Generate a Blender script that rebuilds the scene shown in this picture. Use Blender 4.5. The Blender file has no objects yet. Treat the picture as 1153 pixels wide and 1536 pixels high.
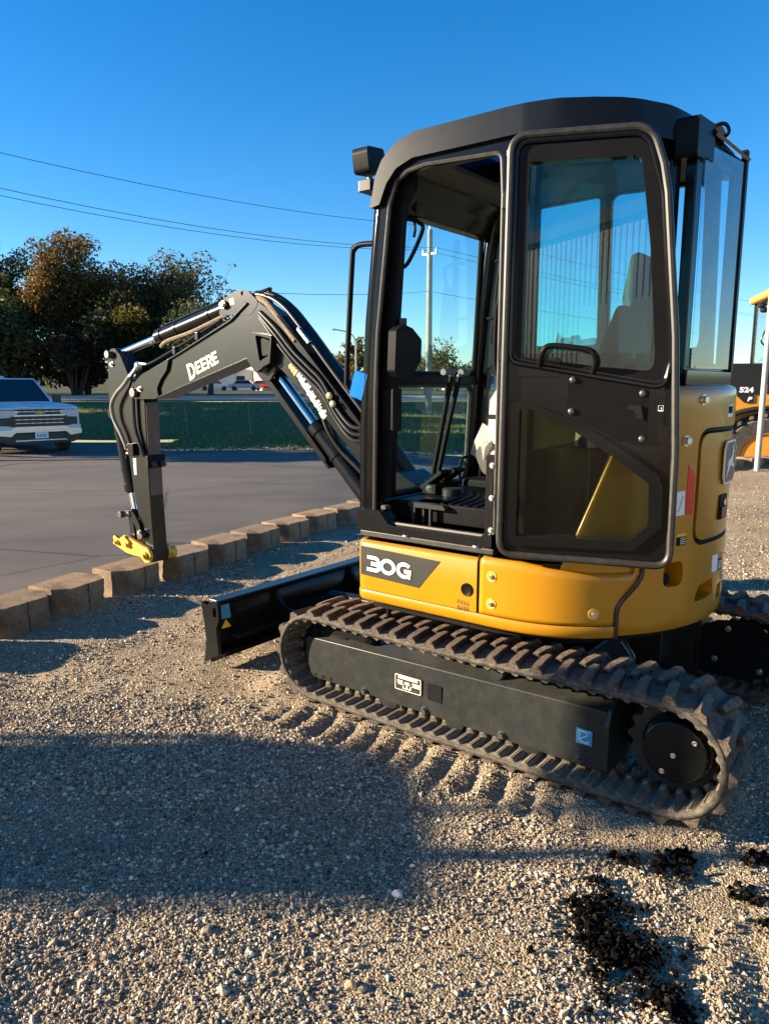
import bpy, bmesh, math, random
import numpy as np
from math import sin, cos, pi, radians, sqrt, atan2
from mathutils import Vector, Matrix
from mathutils.geometry import tessellate_polygon

S = bpy.context.scene
COL = S.collection
random.seed(7)
RNG = np.random.default_rng(7)

# ------------------------------------------------------------------ camera, sky, sun, exposure
cam_d = bpy.data.cameras.new('camera')
cam = bpy.data.objects.new('camera', cam_d); COL.objects.link(cam)
cam.location = (0, 0, 1.5)
cam.rotation_euler = (radians(90 - 9.7), 0, 0)
cam_d.sensor_fit = 'VERTICAL'; cam_d.sensor_height = 36; cam_d.lens = 36 * 1109 / 1536
cam_d.clip_start = 0.05; cam_d.clip_end = 6000
S.camera = cam

SUN_EL = 16.0
SUN_AZ = -90.0        # degrees from +Y towards +X: the sun stands at the left
W = bpy.data.worlds.new('World'); S.world = W; W.use_nodes = True
wn = W.node_tree.nodes; wl = W.node_tree.links
sky = wn.new('ShaderNodeTexSky'); sky.sky_type = 'NISHITA'; sky.sun_disc = False
sky.sun_elevation = radians(SUN_EL); sky.sun_rotation = radians(SUN_AZ)
sky.air_density = 1.0; sky.dust_density = 0.0; sky.ozone_density = 4.0; sky.altitude = 200
hs = wn.new('ShaderNodeHueSaturation'); hs.inputs['Saturation'].default_value = 1.28; hs.inputs['Hue'].default_value = 0.503; wl.new(sky.outputs[0], hs.inputs['Color'])
bg = wn['Background']; wl.new(hs.outputs[0], bg.inputs[0]); bg.inputs[1].default_value = 0.068

sun_d = bpy.data.lights.new('sun', 'SUN'); sun_d.energy = 5.0; sun_d.angle = radians(0.53); sun_d.color = (1.0, 0.83, 0.60)
sun = bpy.data.objects.new('sun', sun_d); COL.objects.link(sun)
_a = radians(SUN_AZ); _e = radians(SUN_EL)
SUN_DIR = Vector((sin(_a) * cos(_e), cos(_a) * cos(_e), sin(_e)))
sun.rotation_euler = (-SUN_DIR).to_track_quat('-Z', 'Y').to_euler()

S.view_settings.view_transform = 'Standard'; S.view_settings.look = 'None'
S.view_settings.gamma = 1; S.view_settings.use_curve_mapping = False
S.view_settings.exposure = 1.85
S.render.engine = 'CYCLES'
S.cycles.use_denoising = True
S.cycles.max_bounces = 8; S.cycles.transparent_max_bounces = 16; S.cycles.glossy_bounces = 4

# ------------------------------------------------------------------ materials
def new_mat(name):
    m = bpy.data.materials.new(name); m.use_nodes = True
    nt = m.node_tree; return m, nt, nt.nodes, nt.links, nt.nodes['Principled BSDF']

def tex_noise(nt, scale, detail=4, rough=0.55, coord=None, out='Fac'):
    n = nt.nodes.new('ShaderNodeTexNoise'); n.inputs['Scale'].default_value = scale
    n.inputs['Detail'].default_value = detail; n.inputs['Roughness'].default_value = rough
    if coord is not None: nt.links.new(coord, n.inputs['Vector'])
    return n.outputs[out]

def ramp(nt, fac, stops):
    r = nt.nodes.new('ShaderNodeValToRGB'); nt.links.new(fac, r.inputs[0])
    e = r.color_ramp.elements
    while len(e) > len(stops): e.remove(e[-1])
    while len(e) < len(stops): e.new(0.5)
    for k, (p, c) in enumerate(stops):
        e[k].position = p; e[k].color = (*c, 1) if len(c) == 3 else c
    return r.outputs[0]

def mixc(nt, fac, a, b, mode='MIX'):
    n = nt.nodes.new('ShaderNodeMix'); n.data_type = 'RGBA'; n.blend_type = mode
    for k, v in ((0, fac), (6, a), (7, b)):
        if isinstance(v, (int, float)): n.inputs[k].default_value = v
        elif isinstance(v, tuple): n.inputs[k].default_value = (*v, 1) if len(v) == 3 else v
        else: nt.links.new(v, n.inputs[k])
    return n.outputs[2]

def bump(nt, h, strength, dist, bsdf):
    b = nt.nodes.new('ShaderNodeBump'); b.inputs['Strength'].default_value = strength
    b.inputs['Distance'].default_value = dist
    nt.links.new(h, b.inputs['Height']); nt.links.new(b.outputs[0], bsdf.inputs['Normal'])

def g3(v): return (v, v, v)

def paint(name, col, rough=0.35, metal=0.0, dust=0.0, dustcol=(0.30, 0.24, 0.17), coat=0.0, orange=0.0, scale=7.0, vary=0.12, spec=0.5, specks=0.0):
    """a coloured surface with small tone changes, dust patches and a slightly uneven gloss"""
    m, nt, N, L, B = new_mat(name)
    tc = nt.nodes.new('ShaderNodeTexCoord').outputs['Object']
    n1 = tex_noise(nt, scale, 6, 0.6, tc)
    c = ramp(nt, n1, [(0.3, tuple(x * (1 - vary) for x in col)), (0.7, tuple(min(1, x * (1 + vary)) for x in col))])
    if specks > 0:
        s1 = tex_noise(nt, 130, 2, .5, tc); s2 = ramp(nt, s1, [(.70, g3(0)), (.76, g3(specks))])
        c = mixc(nt, s2, c, dustcol)
    if dust > 0:
        n2 = tex_noise(nt, scale * 2.6, 8, 0.7, tc)
        d = ramp(nt, n2, [(0.42, (0, 0, 0)), (0.78, g3(dust))])
        geo = nt.nodes.new('ShaderNodeNewGeometry'); sp = nt.nodes.new('ShaderNodeSeparateXYZ')
        L.new(geo.outputs['True Normal'], sp.inputs[0])
        up = nt.nodes.new('ShaderNodeMapRange'); L.new(sp.outputs[2], up.inputs[0])
        up.inputs[1].default_value = 0.2; up.inputs[2].default_value = 1.0
        up.inputs[3].default_value = 0.0; up.inputs[4].default_value = dust * 0.45
        ad = nt.nodes.new('ShaderNodeMath'); ad.operation = 'ADD'; ad.use_clamp = True
        L.new(d, ad.inputs[0]); L.new(up.outputs[0], ad.inputs[1])
        c = mixc(nt, ad.outputs[0], c, dustcol)
        r = nt.nodes.new('ShaderNodeMapRange'); L.new(ad.outputs[0], r.inputs[0])
        r.inputs[3].default_value = rough; r.inputs[4].default_value = min(1, rough + 0.45)
        L.new(r.outputs[0], B.inputs['Roughness'])
    else:
        r = nt.nodes.new('ShaderNodeMapRange'); L.new(n1, r.inputs[0])
        r.inputs[3].default_value = max(0.02, rough - 0.06); r.inputs[4].default_value = rough + 0.08
        L.new(r.outputs[0], B.inputs['Roughness'])
    L.new(c, B.inputs['Base Color'])
    B.inputs['Metallic'].default_value = metal
    B.inputs['Specular IOR Level'].default_value = spec
    if coat: B.inputs['Coat Weight'].default_value = coat; B.inputs['Coat Roughness'].default_value = 0.08
    if orange:
        bump(nt, tex_noise(nt, 420, 2, 0.5, tc), orange, 0.0006, B)
    return m

def glass(name, tint, refl=1.0, rough=0.0, haze=0.0):
    m, nt, N, L, B = new_mat(name); N.remove(B); out = N['Material Output']
    tr = N.new('ShaderNodeBsdfTransparent'); tr.inputs[0].default_value = (*tint, 1)
    gl = N.new('ShaderNodeBsdfGlossy'); gl.inputs['Roughness'].default_value = rough
    fr = N.new('ShaderNodeFresnel'); fr.inputs[0].default_value = 1.5
    ge = N.new('ShaderNodeNewGeometry')
    inv = N.new('ShaderNodeMath'); inv.operation = 'SUBTRACT'; inv.inputs[0].default_value = 1.0
    L.new(ge.outputs['Backfacing'], inv.inputs[1])
    mu = N.new('ShaderNodeMath'); mu.operation = 'MULTIPLY'; L.new(fr.outputs[0], mu.inputs[0]); L.new(inv.outputs[0], mu.inputs[1])
    m2 = N.new('ShaderNodeMath'); m2.operation = 'MULTIPLY'; L.new(mu.outputs[0], m2.inputs[0]); m2.inputs[1].default_value = refl
    base = tr.outputs[0]
    if haze:
        df = N.new('ShaderNodeBsdfDiffuse'); df.inputs[0].default_value = (0.55, 0.55, 0.5, 1)
        tc = N.new('ShaderNodeTexCoord').outputs['Object']
        hz = ramp(nt, tex_noise(nt, 9, 8, 0.7, tc), [(0.4, g3(haze * 0.5)), (0.75, g3(haze * 2))])
        mh = N.new('ShaderNodeMixShader'); L.new(hz, mh.inputs[0]); L.new(base, mh.inputs[1]); L.new(df.outputs[0], mh.inputs[2])
        base = mh.outputs[0]
    mx = N.new('ShaderNodeMixShader'); L.new(m2.outputs[0], mx.inputs[0]); L.new(base, mx.inputs[1]); L.new(gl.outputs[0], mx.inputs[2])
    L.new(mx.outputs[0], out.inputs[0])
    return m

MT = {}
MT['yellow'] = paint('yellow_paint', (0.42, 0.184, 0.002), 0.26, dust=0.05, dustcol=(0.36, 0.22, 0.07), coat=0.25, orange=0.20, vary=0.04, specks=.18)
MT['black'] = paint('satin_black_paint', (0.0065, 0.007, 0.0075), 0.22, dust=0.012, orange=0.04, spec=0.26, specks=.10)
MT['boomgrey'] = paint('charcoal_paint', (0.0085, 0.009, 0.0085), 0.21, dust=0.015, orange=0.05, spec=0.34, specks=.12)
MT['frame'] = paint('dusty_charcoal_paint', (0.017, 0.0195, 0.0195), 0.36, spec=0.35, specks=.35, dust=0.10, dustcol=(0.17, 0.135, 0.09))
MT['plastic'] = paint('black_plastic', (0.007, 0.007, 0.0077), 0.42, dust=0.010, spec=0.08)
MT['dark'] = paint('dark_recess', (0.006, 0.006, 0.0066), 0.6, spec=0.12)
MT['rubber'] = paint('track_rubber', (0.028, 0.027, 0.0255), 0.75, dust=0.55, dustcol=(0.26, 0.21, 0.15), scale=16, spec=0.25)
MT['lug'] = paint('dusty_lug_rubber', (0.026, 0.023, 0.021), 0.8, dust=0.62, dustcol=(0.33, 0.235, 0.16), scale=14, spec=0.2)
MT['ribs'] = paint('dusty_inner_rubber', (0.05, 0.046, 0.04), 0.8, dust=0.9, dustcol=(0.36, 0.29, 0.20), scale=22, spec=0.15)
MT['seal'] = paint('weather_seal_rubber', (0.012, 0.0115, 0.0105), 0.45, dust=0.12, dustcol=(0.24, 0.19, 0.14), scale=12)
MT['hose'] = paint('hose_rubber', (0.008, 0.008, 0.0085), 0.30, dust=0.03)
MT['sleeve'] = paint('worn_hose_sleeve', (0.16, 0.12, 0.08), 0.8, vary=0.5, scale=40)
MT['chrome'] = paint('chrome_rod', (0.75, 0.75, 0.76), 0.10, metal=1.0, vary=0.02)
MT['steel'] = paint('zinc_steel', (0.55, 0.53, 0.48), 0.35, metal=1.0, vary=0.1)
MT['pin'] = paint('dark_pin_steel', (0.10, 0.10, 0.095), 0.35, metal=0.6)
MT['whitepost'] = paint('white_post_paint', (0.36, 0.35, 0.32), 0.6, vary=.05)
MT['white'] = paint('white_decal', (0.78, 0.78, 0.76), 0.4, vary=0.02)
MT['cream'] = paint('cream_decal', (0.80, 0.78, 0.66), 0.4, vary=0.03)
MT['badge'] = paint('charcoal_decal', (0.034, 0.033, 0.028), 0.35, vary=0.05)
MT['blue'] = paint('blue_film', (0.004, 0.12, 0.46), 0.7, vary=0.15, scale=30, spec=0.05)
MT['bluedecal'] = paint('blue_decal', (0.04, 0.25, 0.46), 0.4, vary=0.05)
MT['red'] = paint('red_reflector', (0.62, 0.03, 0.015), 0.25, vary=0.05)
MT['gold'] = paint('yellow_decal', (0.75, 0.46, 0.04), 0.4, vary=0.05)
MT['couple'] = paint('yellow_coupler_paint', (0.66, 0.38, 0.03), 0.4, dust=0.2)
MT['seatcloth'] = paint('grey_seat_cloth', (0.06, 0.06, 0.058), 0.85, vary=0.2, scale=60)
MT['seatshell'] = paint('cream_plastic', (0.62, 0.57, 0.48), 0.5, vary=0.06)
MT['wrap'] = glass('plastic_wrap', (0.85, 0.88, 0.84), 1.4, 0.12, haze=0.30)
MT['orange'] = paint('orange_belt', (0.65, 0.10, 0.03), 0.6)
MT['redcloth'] = paint('red_tag', (0.5, 0.03, 0.03), 0.6)
MT['grip'] = paint('grey_grip', (0.13, 0.125, 0.11), 0.55)
MT['glass'] = glass('tinted_cab_glass', (0.84, 0.955, 0.965), 1.0, haze=0.008)
MT['rearglass'] = glass('hazy_rear_glass', (0.66, 0.86, 0.92), 1.0, haze=0.07)
MT['doorglass'] = glass('tinted_door_glass', (0.54, 0.89, 0.91), 1.0, haze=0.006)
MT['lowglass'] = glass('tinted_lower_glass', (0.72, 0.76, 0.64), 0.6, haze=0.003)
MT['roofglass'] = glass('dark_roof_glass', (0.25, 0.29, 0.42), 0.6)

# ------------------------------------------------------------------ mesh helpers
def rpoly(pts, r, n=5):
    """polygon with rounded corners; r one radius or a list"""
    out = []; k = len(pts)
    for i in range(k):
        rr = r[i] if isinstance(r, (list, tuple)) else r
        p = Vector(pts[i]); a = Vector(pts[i - 1]) - p; b = Vector(pts[(i + 1) % k]) - p
        if rr <= 1e-6: out.append(tuple(p)); continue
        la, lb = a.length, b.length; a.normalize(); b.normalize()
        ang = a.angle(b)
        if ang > 3.0: out.append(tuple(p)); continue
        t = min(rr / math.tan(ang / 2), la * 0.48, lb * 0.48)
        p0, p1 = p + a * t, p + b * t
        for j in range(n + 1):
            u = j / n
            out.append(tuple((1 - u) ** 2 * p0 + 2 * u * (1 - u) * p + u * u * p1))
    return out

class MB:
    def __init__(s): s.v = []; s.f = []
    def add(s, vs, fs, M=None):
        o = len(s.v)
        s.v += [tuple(M @ Vector(p)) if M else tuple(p) for p in vs]
        s.f += [tuple(i + o for i in f) for f in fs]
        return s
    def box(s, x0, x1, y0, y1, z0, z1, M=None):
        v = [(x, y, z) for z in (z0, z1) for y in (y0, y1) for x in (x0, x1)]
        return s.add(v, [(0, 2, 3, 1), (4, 5, 7, 6), (0, 1, 5, 4), (2, 6, 7, 3), (0, 4, 6, 2), (1, 3, 7, 5)], M)
    def prism(s, poly, a, b, plane='xz', holes=(), M=None):
        loops = [list(poly)] + [list(h) for h in holes]
        tri = tessellate_polygon([[Vector((p[0], p[1], 0)) for p in lp] for lp in loops])
        flat = [p for lp in loops for p in lp]; n = len(flat)
        def put(p, d): return {'xz': (p[0], d, p[1]), 'yz': (d, p[0], p[1]), 'xy': (p[0], p[1], d)}[plane]
        v = [put(p, a) for p in flat] + [put(p, b) for p in flat]
        f = [tuple(t) for t in tri] + [tuple(i + n for i in reversed(t)) for t in tri]
        o = 0
        for lp in loops:
            k = len(lp)
            for i in range(k):
                j = (i + 1) % k
                f.append((o + i, o + j, o + j + n, o + i + n))
            o += k
        return s.add(v, f, M)
    def tube(s, pts, r, seg=8, closed=False, M=None, flat=1.0, up=None):
        P = [Vector(p) for p in pts]; n = len(P); v = []; f = []
        T = []
        for i in range(n):
            a = P[i - 1] if (i > 0 or closed) else P[i]; b = P[(i + 1) % n] if (i < n - 1 or closed) else P[i]
            T.append((b - a).normalized())
        ref = Vector(up) if up else (Vector((0, 0, 1)) if abs(T[0].z) < 0.9 else Vector((1, 0, 0)))
        nrm = (ref - T[0] * ref.dot(T[0])).normalized()
        for i in range(n):
            nrm = (nrm - T[i] * nrm.dot(T[i])).normalized(); bi = T[i].cross(nrm)
            rr = r[i] if isinstance(r, (list, tuple)) else r
            for k in range(seg):
                a = 2 * pi * k / seg
                v.append(P[i] + (nrm * cos(a) * flat + bi * sin(a)) * rr)
        m = n if closed else n - 1
        for i in range(m):
            j = (i + 1) % n
            for k in range(seg):
                l = (k + 1) % seg
                f.append((i * seg + k, i * seg + l, j * seg + l, j * seg + k))
        if not closed:
            f.append(tuple(reversed(range(seg)))); f.append(tuple((n - 1) * seg + k for k in range(seg)))
        return s.add(v, f, M)
    def cyl(s, p0, p1, r, seg=20, r2=None, M=None):
        return s.tube([p0, p1], [r, r if r2 is None else r2], seg, M=M)
    def lathe(s, prof, o, axis='y', seg=28, M=None, caps=True):
        """prof: (radius, offset along the axis)"""
        v = []; f = []; n = len(prof)
        for k in range(seg):
            a = 2 * pi * k / seg
            for r, t in prof:
                c, d = r * cos(a), r * sin(a)
                v.append({'y': (o[0] + c, o[1] + t, o[2] + d), 'x': (o[0] + t, o[1] + c, o[2] + d), 'z': (o[0] + c, o[1] + d, o[2] + t)}[axis])
        for k in range(seg):
            l = (k + 1) % seg
            for i in range(n - 1):
                f.append((k * n + i, k * n + i + 1, l * n + i + 1, l * n + i))
        if caps and prof[0][0] > 1e-6: f.append(tuple(k * n for k in range(seg)))
        if caps and prof[-1][0] > 1e-6: f.append(tuple(k * n + n - 1 for k in reversed(range(seg))))
        return s.add(v, f, M)
    def ball(s, c, r, seg=12, M=None):
        r = (r, r, r) if isinstance(r, (int, float)) else r
        v = [(c[0], c[1], c[2] - r[2])]; f = []; h = seg // 2
        for i in range(1, h):
            t = -pi / 2 + pi * i / h
            for k in range(seg):
                a = 2 * pi * k / seg
                v.append((c[0] + r[0] * cos(t) * cos(a), c[1] + r[1] * cos(t) * sin(a), c[2] + r[2] * sin(t)))
        v.append((c[0], c[1], c[2] + r[2])); top = len(v) - 1
        for k in range(seg):
            l = (k + 1) % seg
            f.append((0, 1 + l, 1 + k)); f.append((top, top - seg + k, top - seg + l))
            for i in range(h - 2):
                f.append((1 + i * seg + k, 1 + i * seg + l, 1 + (i + 1) * seg + l, 1 + (i + 1) * seg + k))
        return s.add(v, f, M)
    def grid(s, rows, closed=False):
        """rows of points, quads between them"""
        n = len(rows[0]); v = [p for r in rows for p in r]; f = []
        for i in range(len(rows) - 1):
            for k in range(n if closed else n - 1):
                l = (k + 1) % n
                f.append((i * n + k, i * n + l, (i + 1) * n + l, (i + 1) * n + k))
        return s.add(v, f)
    def mesh(s, name, smooth=35, recalc=True, merge=0):
        me = bpy.data.meshes.new(name); me.from_pydata(s.v, [], s.f); me.update()
        if recalc or merge:
            bm = bmesh.new(); bm.from_mesh(me)
            if merge: bmesh.ops.remove_doubles(bm, verts=bm.verts, dist=merge)
            if recalc: bmesh.ops.recalc_face_normals(bm, faces=bm.faces)
            bm.to_mesh(me); bm.free()
        if smooth:
            me.shade_smooth(); me.set_sharp_from_angle(angle=radians(smooth))
        return me
    def build(s, name, m, parent=None, smooth=35, bevel=0, seg=2, mat_local=None, recalc=True, merge=0):
        me = s.mesh(name, smooth, recalc, merge)
        return put(name, me, m, parent, mat_local, bevel, seg)

def put(name, me, m, parent=None, mat_local=None, bevel=0, seg=2):
    o = bpy.data.objects.new(name, me); COL.objects.link(o)
    if m is not None and not me.materials:
        me.materials.append(MT[m] if isinstance(m, str) else m)
    while parent and parent.parent and parent.parent.parent: parent = parent.parent     # thing > part > sub-part, no deeper
    if parent: o.parent = parent
    if mat_local is not None: o.matrix_local = mat_local
    if bevel:
        b = o.modifiers.new('bevel', 'BEVEL'); b.width = bevel; b.segments = seg; b.limit_method = 'ANGLE'
        b.angle_limit = radians(38); b.harden_normals = True
        me.shade_smooth()
    return o

def boolean(target, cutter, op='DIFFERENCE'):
    cutter.parent = target.parent; md = target.modifiers.new('cut', 'BOOLEAN'); md.object = cutter; md.operation = op; md.solver = 'EXACT'
    dg = bpy.context.evaluated_depsgraph_get()
    me = bpy.data.meshes.new_from_object(target.evaluated_get(dg))
    target.modifiers.clear(); old = target.data; target.data = me; me.name = target.name
    me.shade_smooth(); me.set_sharp_from_angle(angle=radians(35))
    bpy.data.objects.remove(cutter)

def thing(name, label, cat, loc=(0, 0, 0), rz=0.0, group=None):
    o = bpy.data.objects.new(name, None); COL.objects.link(o); o.empty_display_size = 0.2
    o.location = loc; o.rotation_euler = (0, 0, rz)
    return tag(o, label, cat, group)

def tag(o, label=None, cat=None, group=None, kind=None):
    if label: o['label'] = label
    if cat: o['category'] = cat
    if group: o['group'] = group
    if kind: o['kind'] = kind
    return o

def text(name, body, size, m, parent, M, extrude=0.001, bold=0.0, sx=1.0, shear=0.0, spacing=1.0):
    cu = bpy.data.curves.new(name, 'FONT'); cu.body = body; cu.size = size; cu.extrude = extrude
    cu.offset = bold; cu.align_x = 'CENTER'; cu.align_y = 'CENTER'; cu.shear = shear; cu.space_character = spacing
    o = bpy.data.objects.new(name, cu); COL.objects.link(o)
    me = bpy.data.meshes.new_from_object(o.evaluated_get(bpy.context.evaluated_depsgraph_get()))
    bpy.data.objects.remove(o); me.name = name
    for v in me.vertices: v.co.x *= sx
    me.materials.clear()
    return put(name, me, m, parent, M)

def ribbon2d(path, w, closed=False):
    """flat stroke of width w along a 2-D path: quads as (points, faces)"""
    P = [Vector(p) for p in path]; n = len(P); L, R = [], []
    for i in range(n):
        a = P[i - 1] if (i or closed) else P[i]; b = P[(i + 1) % n] if (i < n - 1 or closed) else P[i]
        d1 = (P[i] - a).normalized() if (P[i] - a).length > 1e-9 else (b - P[i]).normalized()
        d2 = (b - P[i]).normalized() if (b - P[i]).length > 1e-9 else d1
        t = (d1 + d2).normalized(); k = w / 2 / max(.5, t.dot(d1)); nrm = Vector((-t.y, t.x)) * k
        L.append(P[i] + nrm); R.append(P[i] - nrm)
    return L, R
def arc(cx, cy, rx, ry, a0, a1, n=12): return [(cx + rx * cos(radians(a0 + (a1 - a0) * k / n)), cy + ry * sin(radians(a0 + (a1 - a0) * k / n))) for k in range(n + 1)]
GLYPH = {   # strokes in a box one unit high, and the advance
    'D': ([[(.12, 0), (.12, 1)], [(.0, .89), (.30, .89)] + arc(.30, .5, .36, .39, 90, -90, 14) + [(.0, .11)]], .82),
    'E': ([[(.12, 0), (.12, 1)], [(.0, .89), (.62, .89)], [(.1, .5), (.56, .5)], [(.0, .11), (.62, .11)]], .70),
    'R': ([[(.12, 0), (.12, 1)], [(.0, .89), (.36, .89)] + arc(.38, .66, .22, .23, 90, -90, 10) + [(.1, .43)], [(.36, .43), (.62, .0)]], .74),
    '3': ([[(.06, .89), (.62, .89)] + arc(.66, .70, .22, .19, 90, -90, 9) + [(.36, .515)], [(.36, .49), (.66, .49)] + arc(.68, .30, .26, .19, 90, -90, 9) + [(.04, .11)]], 1.02),
    '0': ([arc(.56, .5, .45, .39, 0, 360, 32)], 1.20),
    'G': ([arc(.56, .5, .45, .39, 42, 322, 28) + [(.93, .20), (.93, .46)], [(1.03, .46), (.56, .46)]], 1.12)}
def lettering(name, word, h, m, parent, M, w=.22, sx=1.0, th=.0006):
    mb = MB(); x = -sum(GLYPH[c][1] for c in word) / 2
    for c in word:
        for st in GLYPH[c][0]:
            closed = len(st) > 30 and st[0] == tuple(st[0]) and abs(st[0][0] - st[-1][0]) + abs(st[0][1] - st[-1][1]) < 1e-6
            Lf, Rt = ribbon2d(st[:-1] if closed else st, w, closed); k = len(Lf); v = []
            for z in (0, th):
                v += [((p.x + x) * h * sx, (p.y - .5) * h, z) for p in Lf] + [((p.x + x) * h * sx, (p.y - .5) * h, z) for p in Rt]
            f = []
            for i in range(k if closed else k - 1):
                j = (i + 1) % k; f += [(i, j, k + j, k + i), (2 * k + i, 3 * k + i, 3 * k + j, 2 * k + j), (i, 2 * k + i, 2 * k + j, j), (k + i, k + j, 3 * k + j, 3 * k + i)]
            mb.add(v, f, M)
        x += GLYPH[c][1]
    return mb.build(name, m, parent, smooth=0, recalc=False)

def basis(x, y, o):
    """matrix whose local X runs along x, local Y along y (made square), at o"""
    x = Vector(x).normalized(); z = x.cross(Vector(y)).normalized(); y = z.cross(x)
    M = Matrix.Identity(4)
    for i in range(3): M[i][0] = x[i]; M[i][1] = y[i]; M[i][2] = z[i]; M[i][3] = o[i]
    return M

def smoothpath(pts, n=6):
    """Catmull-Rom through the points"""
    P = [Vector(p) for p in pts]; P = [P[0] * 2 - P[1]] + P + [P[-1] * 2 - P[-2]]; out = []
    for i in range(1, len(P) - 2):
        for k in range(n):
            t = k / n; a, b, c, d = P[i - 1], P[i], P[i + 1], P[i + 2]
            out.append(0.5 * ((2 * b) + (c - a) * t + (2 * a - 5 * b + 4 * c - d) * t * t + (3 * b - a - 3 * c + d) * t ** 3))
    out.append(P[-2]); return out
# ------------------------------------------------------------------ ground materials
def gravel_mat():
    m, nt, N, L, B = new_mat('gravel_ground')
    tc = N.new('ShaderNodeTexCoord').outputs['Object']
    v = N.new('ShaderNodeTexVoronoi'); v.inputs['Scale'].default_value = 170; L.new(tc, v.inputs['Vector'])
    sp = N.new('ShaderNodeSeparateColor'); L.new(v.outputs['Color'], sp.inputs[0])
    stones = ramp(nt, sp.outputs[0], [(0, (.08, .06, .04)), (.3, (.20, .15, .095)), (.6, (.34, .26, .165)), (.85, (.48, .385, .255)), (1, (.62, .53, .39))])
    soil = ramp(nt, tex_noise(nt, 35, 6, .7, tc), [(.3, (.17, .12, .07)), (.7, (.31, .225, .135))])
    patch = ramp(nt, tex_noise(nt, 1.6, 5, .6, tc), [(.40, g3(0)), (.62, g3(1))])
    c = mixc(nt, patch, stones, mixc(nt, .55, soil, stones))
    big = ramp(nt, tex_noise(nt, .5, 3, .5, tc), [(.3, g3(.85)), (.7, g3(1.08))])
    L.new(mixc(nt, 1.0, c, big, 'MULTIPLY'), B.inputs['Base Color'])
    B.inputs['Roughness'].default_value = .95; B.inputs['Specular IOR Level'].default_value = .15
    v2 = N.new('ShaderNodeTexVoronoi'); v2.inputs['Scale'].default_value = 170; v2.feature = 'SMOOTH_F1'; L.new(tc, v2.inputs['Vector'])
    inv = N.new('ShaderNodeMath'); inv.operation = 'SUBTRACT'; inv.inputs[0].default_value = 1; L.new(v2.outputs['Distance'], inv.inputs[1])
    bump(nt, inv.outputs[0], 1.0, .006, B)
    return m
def stone_mat():
    m, nt, N, L, B = new_mat('pebble')
    at = N.new('ShaderNodeAttribute'); at.attribute_name = 'tint'
    tc = N.new('ShaderNodeTexCoord').outputs['Object']
    L.new(mixc(nt, 1.0, at.outputs['Color'], ramp(nt, tex_noise(nt, 160, 4, .6, tc), [(.3, g3(.75)), (.7, g3(1.12))]), 'MULTIPLY'), B.inputs['Base Color'])
    B.inputs['Roughness'].default_value = .85; B.inputs['Specular IOR Level'].default_value = .25
    return m
def asphalt_mat():
    m, nt, N, L, B = new_mat('asphalt')
    tc = N.new('ShaderNodeTexCoord').outputs['Object']
    a = ramp(nt, tex_noise(nt, 260, 3, .8, tc), [(.35, (.088, .082, .076)), (.6, (.145, .135, .125)), (.8, (.25, .23, .21))])
    st = N.new('ShaderNodeMapping'); L.new(tc, st.inputs[0]); st.inputs['Scale'].default_value = (.5, 1.2, 1)
    b = ramp(nt, tex_noise(nt, .8, 7, .62, st.outputs[0]), [(.3, (.72, .70, .69)), (.5, (.98, .94, .90)), (.72, (1.16, 1.08, 1.0))])
    wp = mixc(nt, .12, tc, tex_noise(nt, 1.2, 4, .6, tc, 'Color'), 'ADD')
    vo = N.new('ShaderNodeTexVoronoi'); vo.feature = 'DISTANCE_TO_EDGE'; vo.inputs['Scale'].default_value = .22; L.new(wp, vo.inputs['Vector'])
    cr = ramp(nt, vo.outputs['Distance'], [(.0, g3(.42)), (.006, g3(1))])
    pt = ramp(nt, tex_noise(nt, .22, 2, .4, tc), [(.46, g3(.90)), (.5, g3(1.0)), (.56, g3(1.0)), (.60, (1.10, 1.07, 1.03))])
    L.new(mixc(nt, 1, mixc(nt, 1, mixc(nt, 1, a, b, 'MULTIPLY'), pt, 'MULTIPLY'), cr, 'MULTIPLY'), B.inputs['Base Color'])
    B.inputs['Roughness'].default_value = .85; B.inputs['Specular IOR Level'].default_value = .2
    bump(nt, tex_noise(nt, 300, 2, .6, tc), .6, .004, B)
    return m
def soil_mat(name, c0, c1, scale=3.0, detail=8):
    m, nt, N, L, B = new_mat(name)
    tc = N.new('ShaderNodeTexCoord').outputs['Object']
    c = ramp(nt, tex_noise(nt, scale, detail, .68, tc), [(.3, c0), (.7, c1)])
    f = ramp(nt, tex_noise(nt, scale * 14, 4, .7, tc), [(.3, g3(.65)), (.7, g3(1.25))])
    L.new(mixc(nt, 1, c, f, 'MULTIPLY'), B.inputs['Base Color']); B.inputs['Roughness'].default_value = .95
    B.inputs['Specular IOR Level'].default_value = .1
    bump(nt, tex_noise(nt, scale * 8, 6, .7, tc), .8, .08, B)
    return m
MT['gravel'] = gravel_mat(); MT['pebble'] = stone_mat(); MT['asphalt'] = asphalt_mat(); MT['crumb'] = stone_mat(); MT['crumb'].node_tree.nodes['Principled BSDF'].inputs['Specular IOR Level'].default_value = 0.0
MT['turf'] = soil_mat('turf', (.12, .135, .042), (.24, .235, .085))
MT['field'] = soil_mat('dry_field', (.05, .055, .025), (.12, .11, .05), .2)

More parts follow.
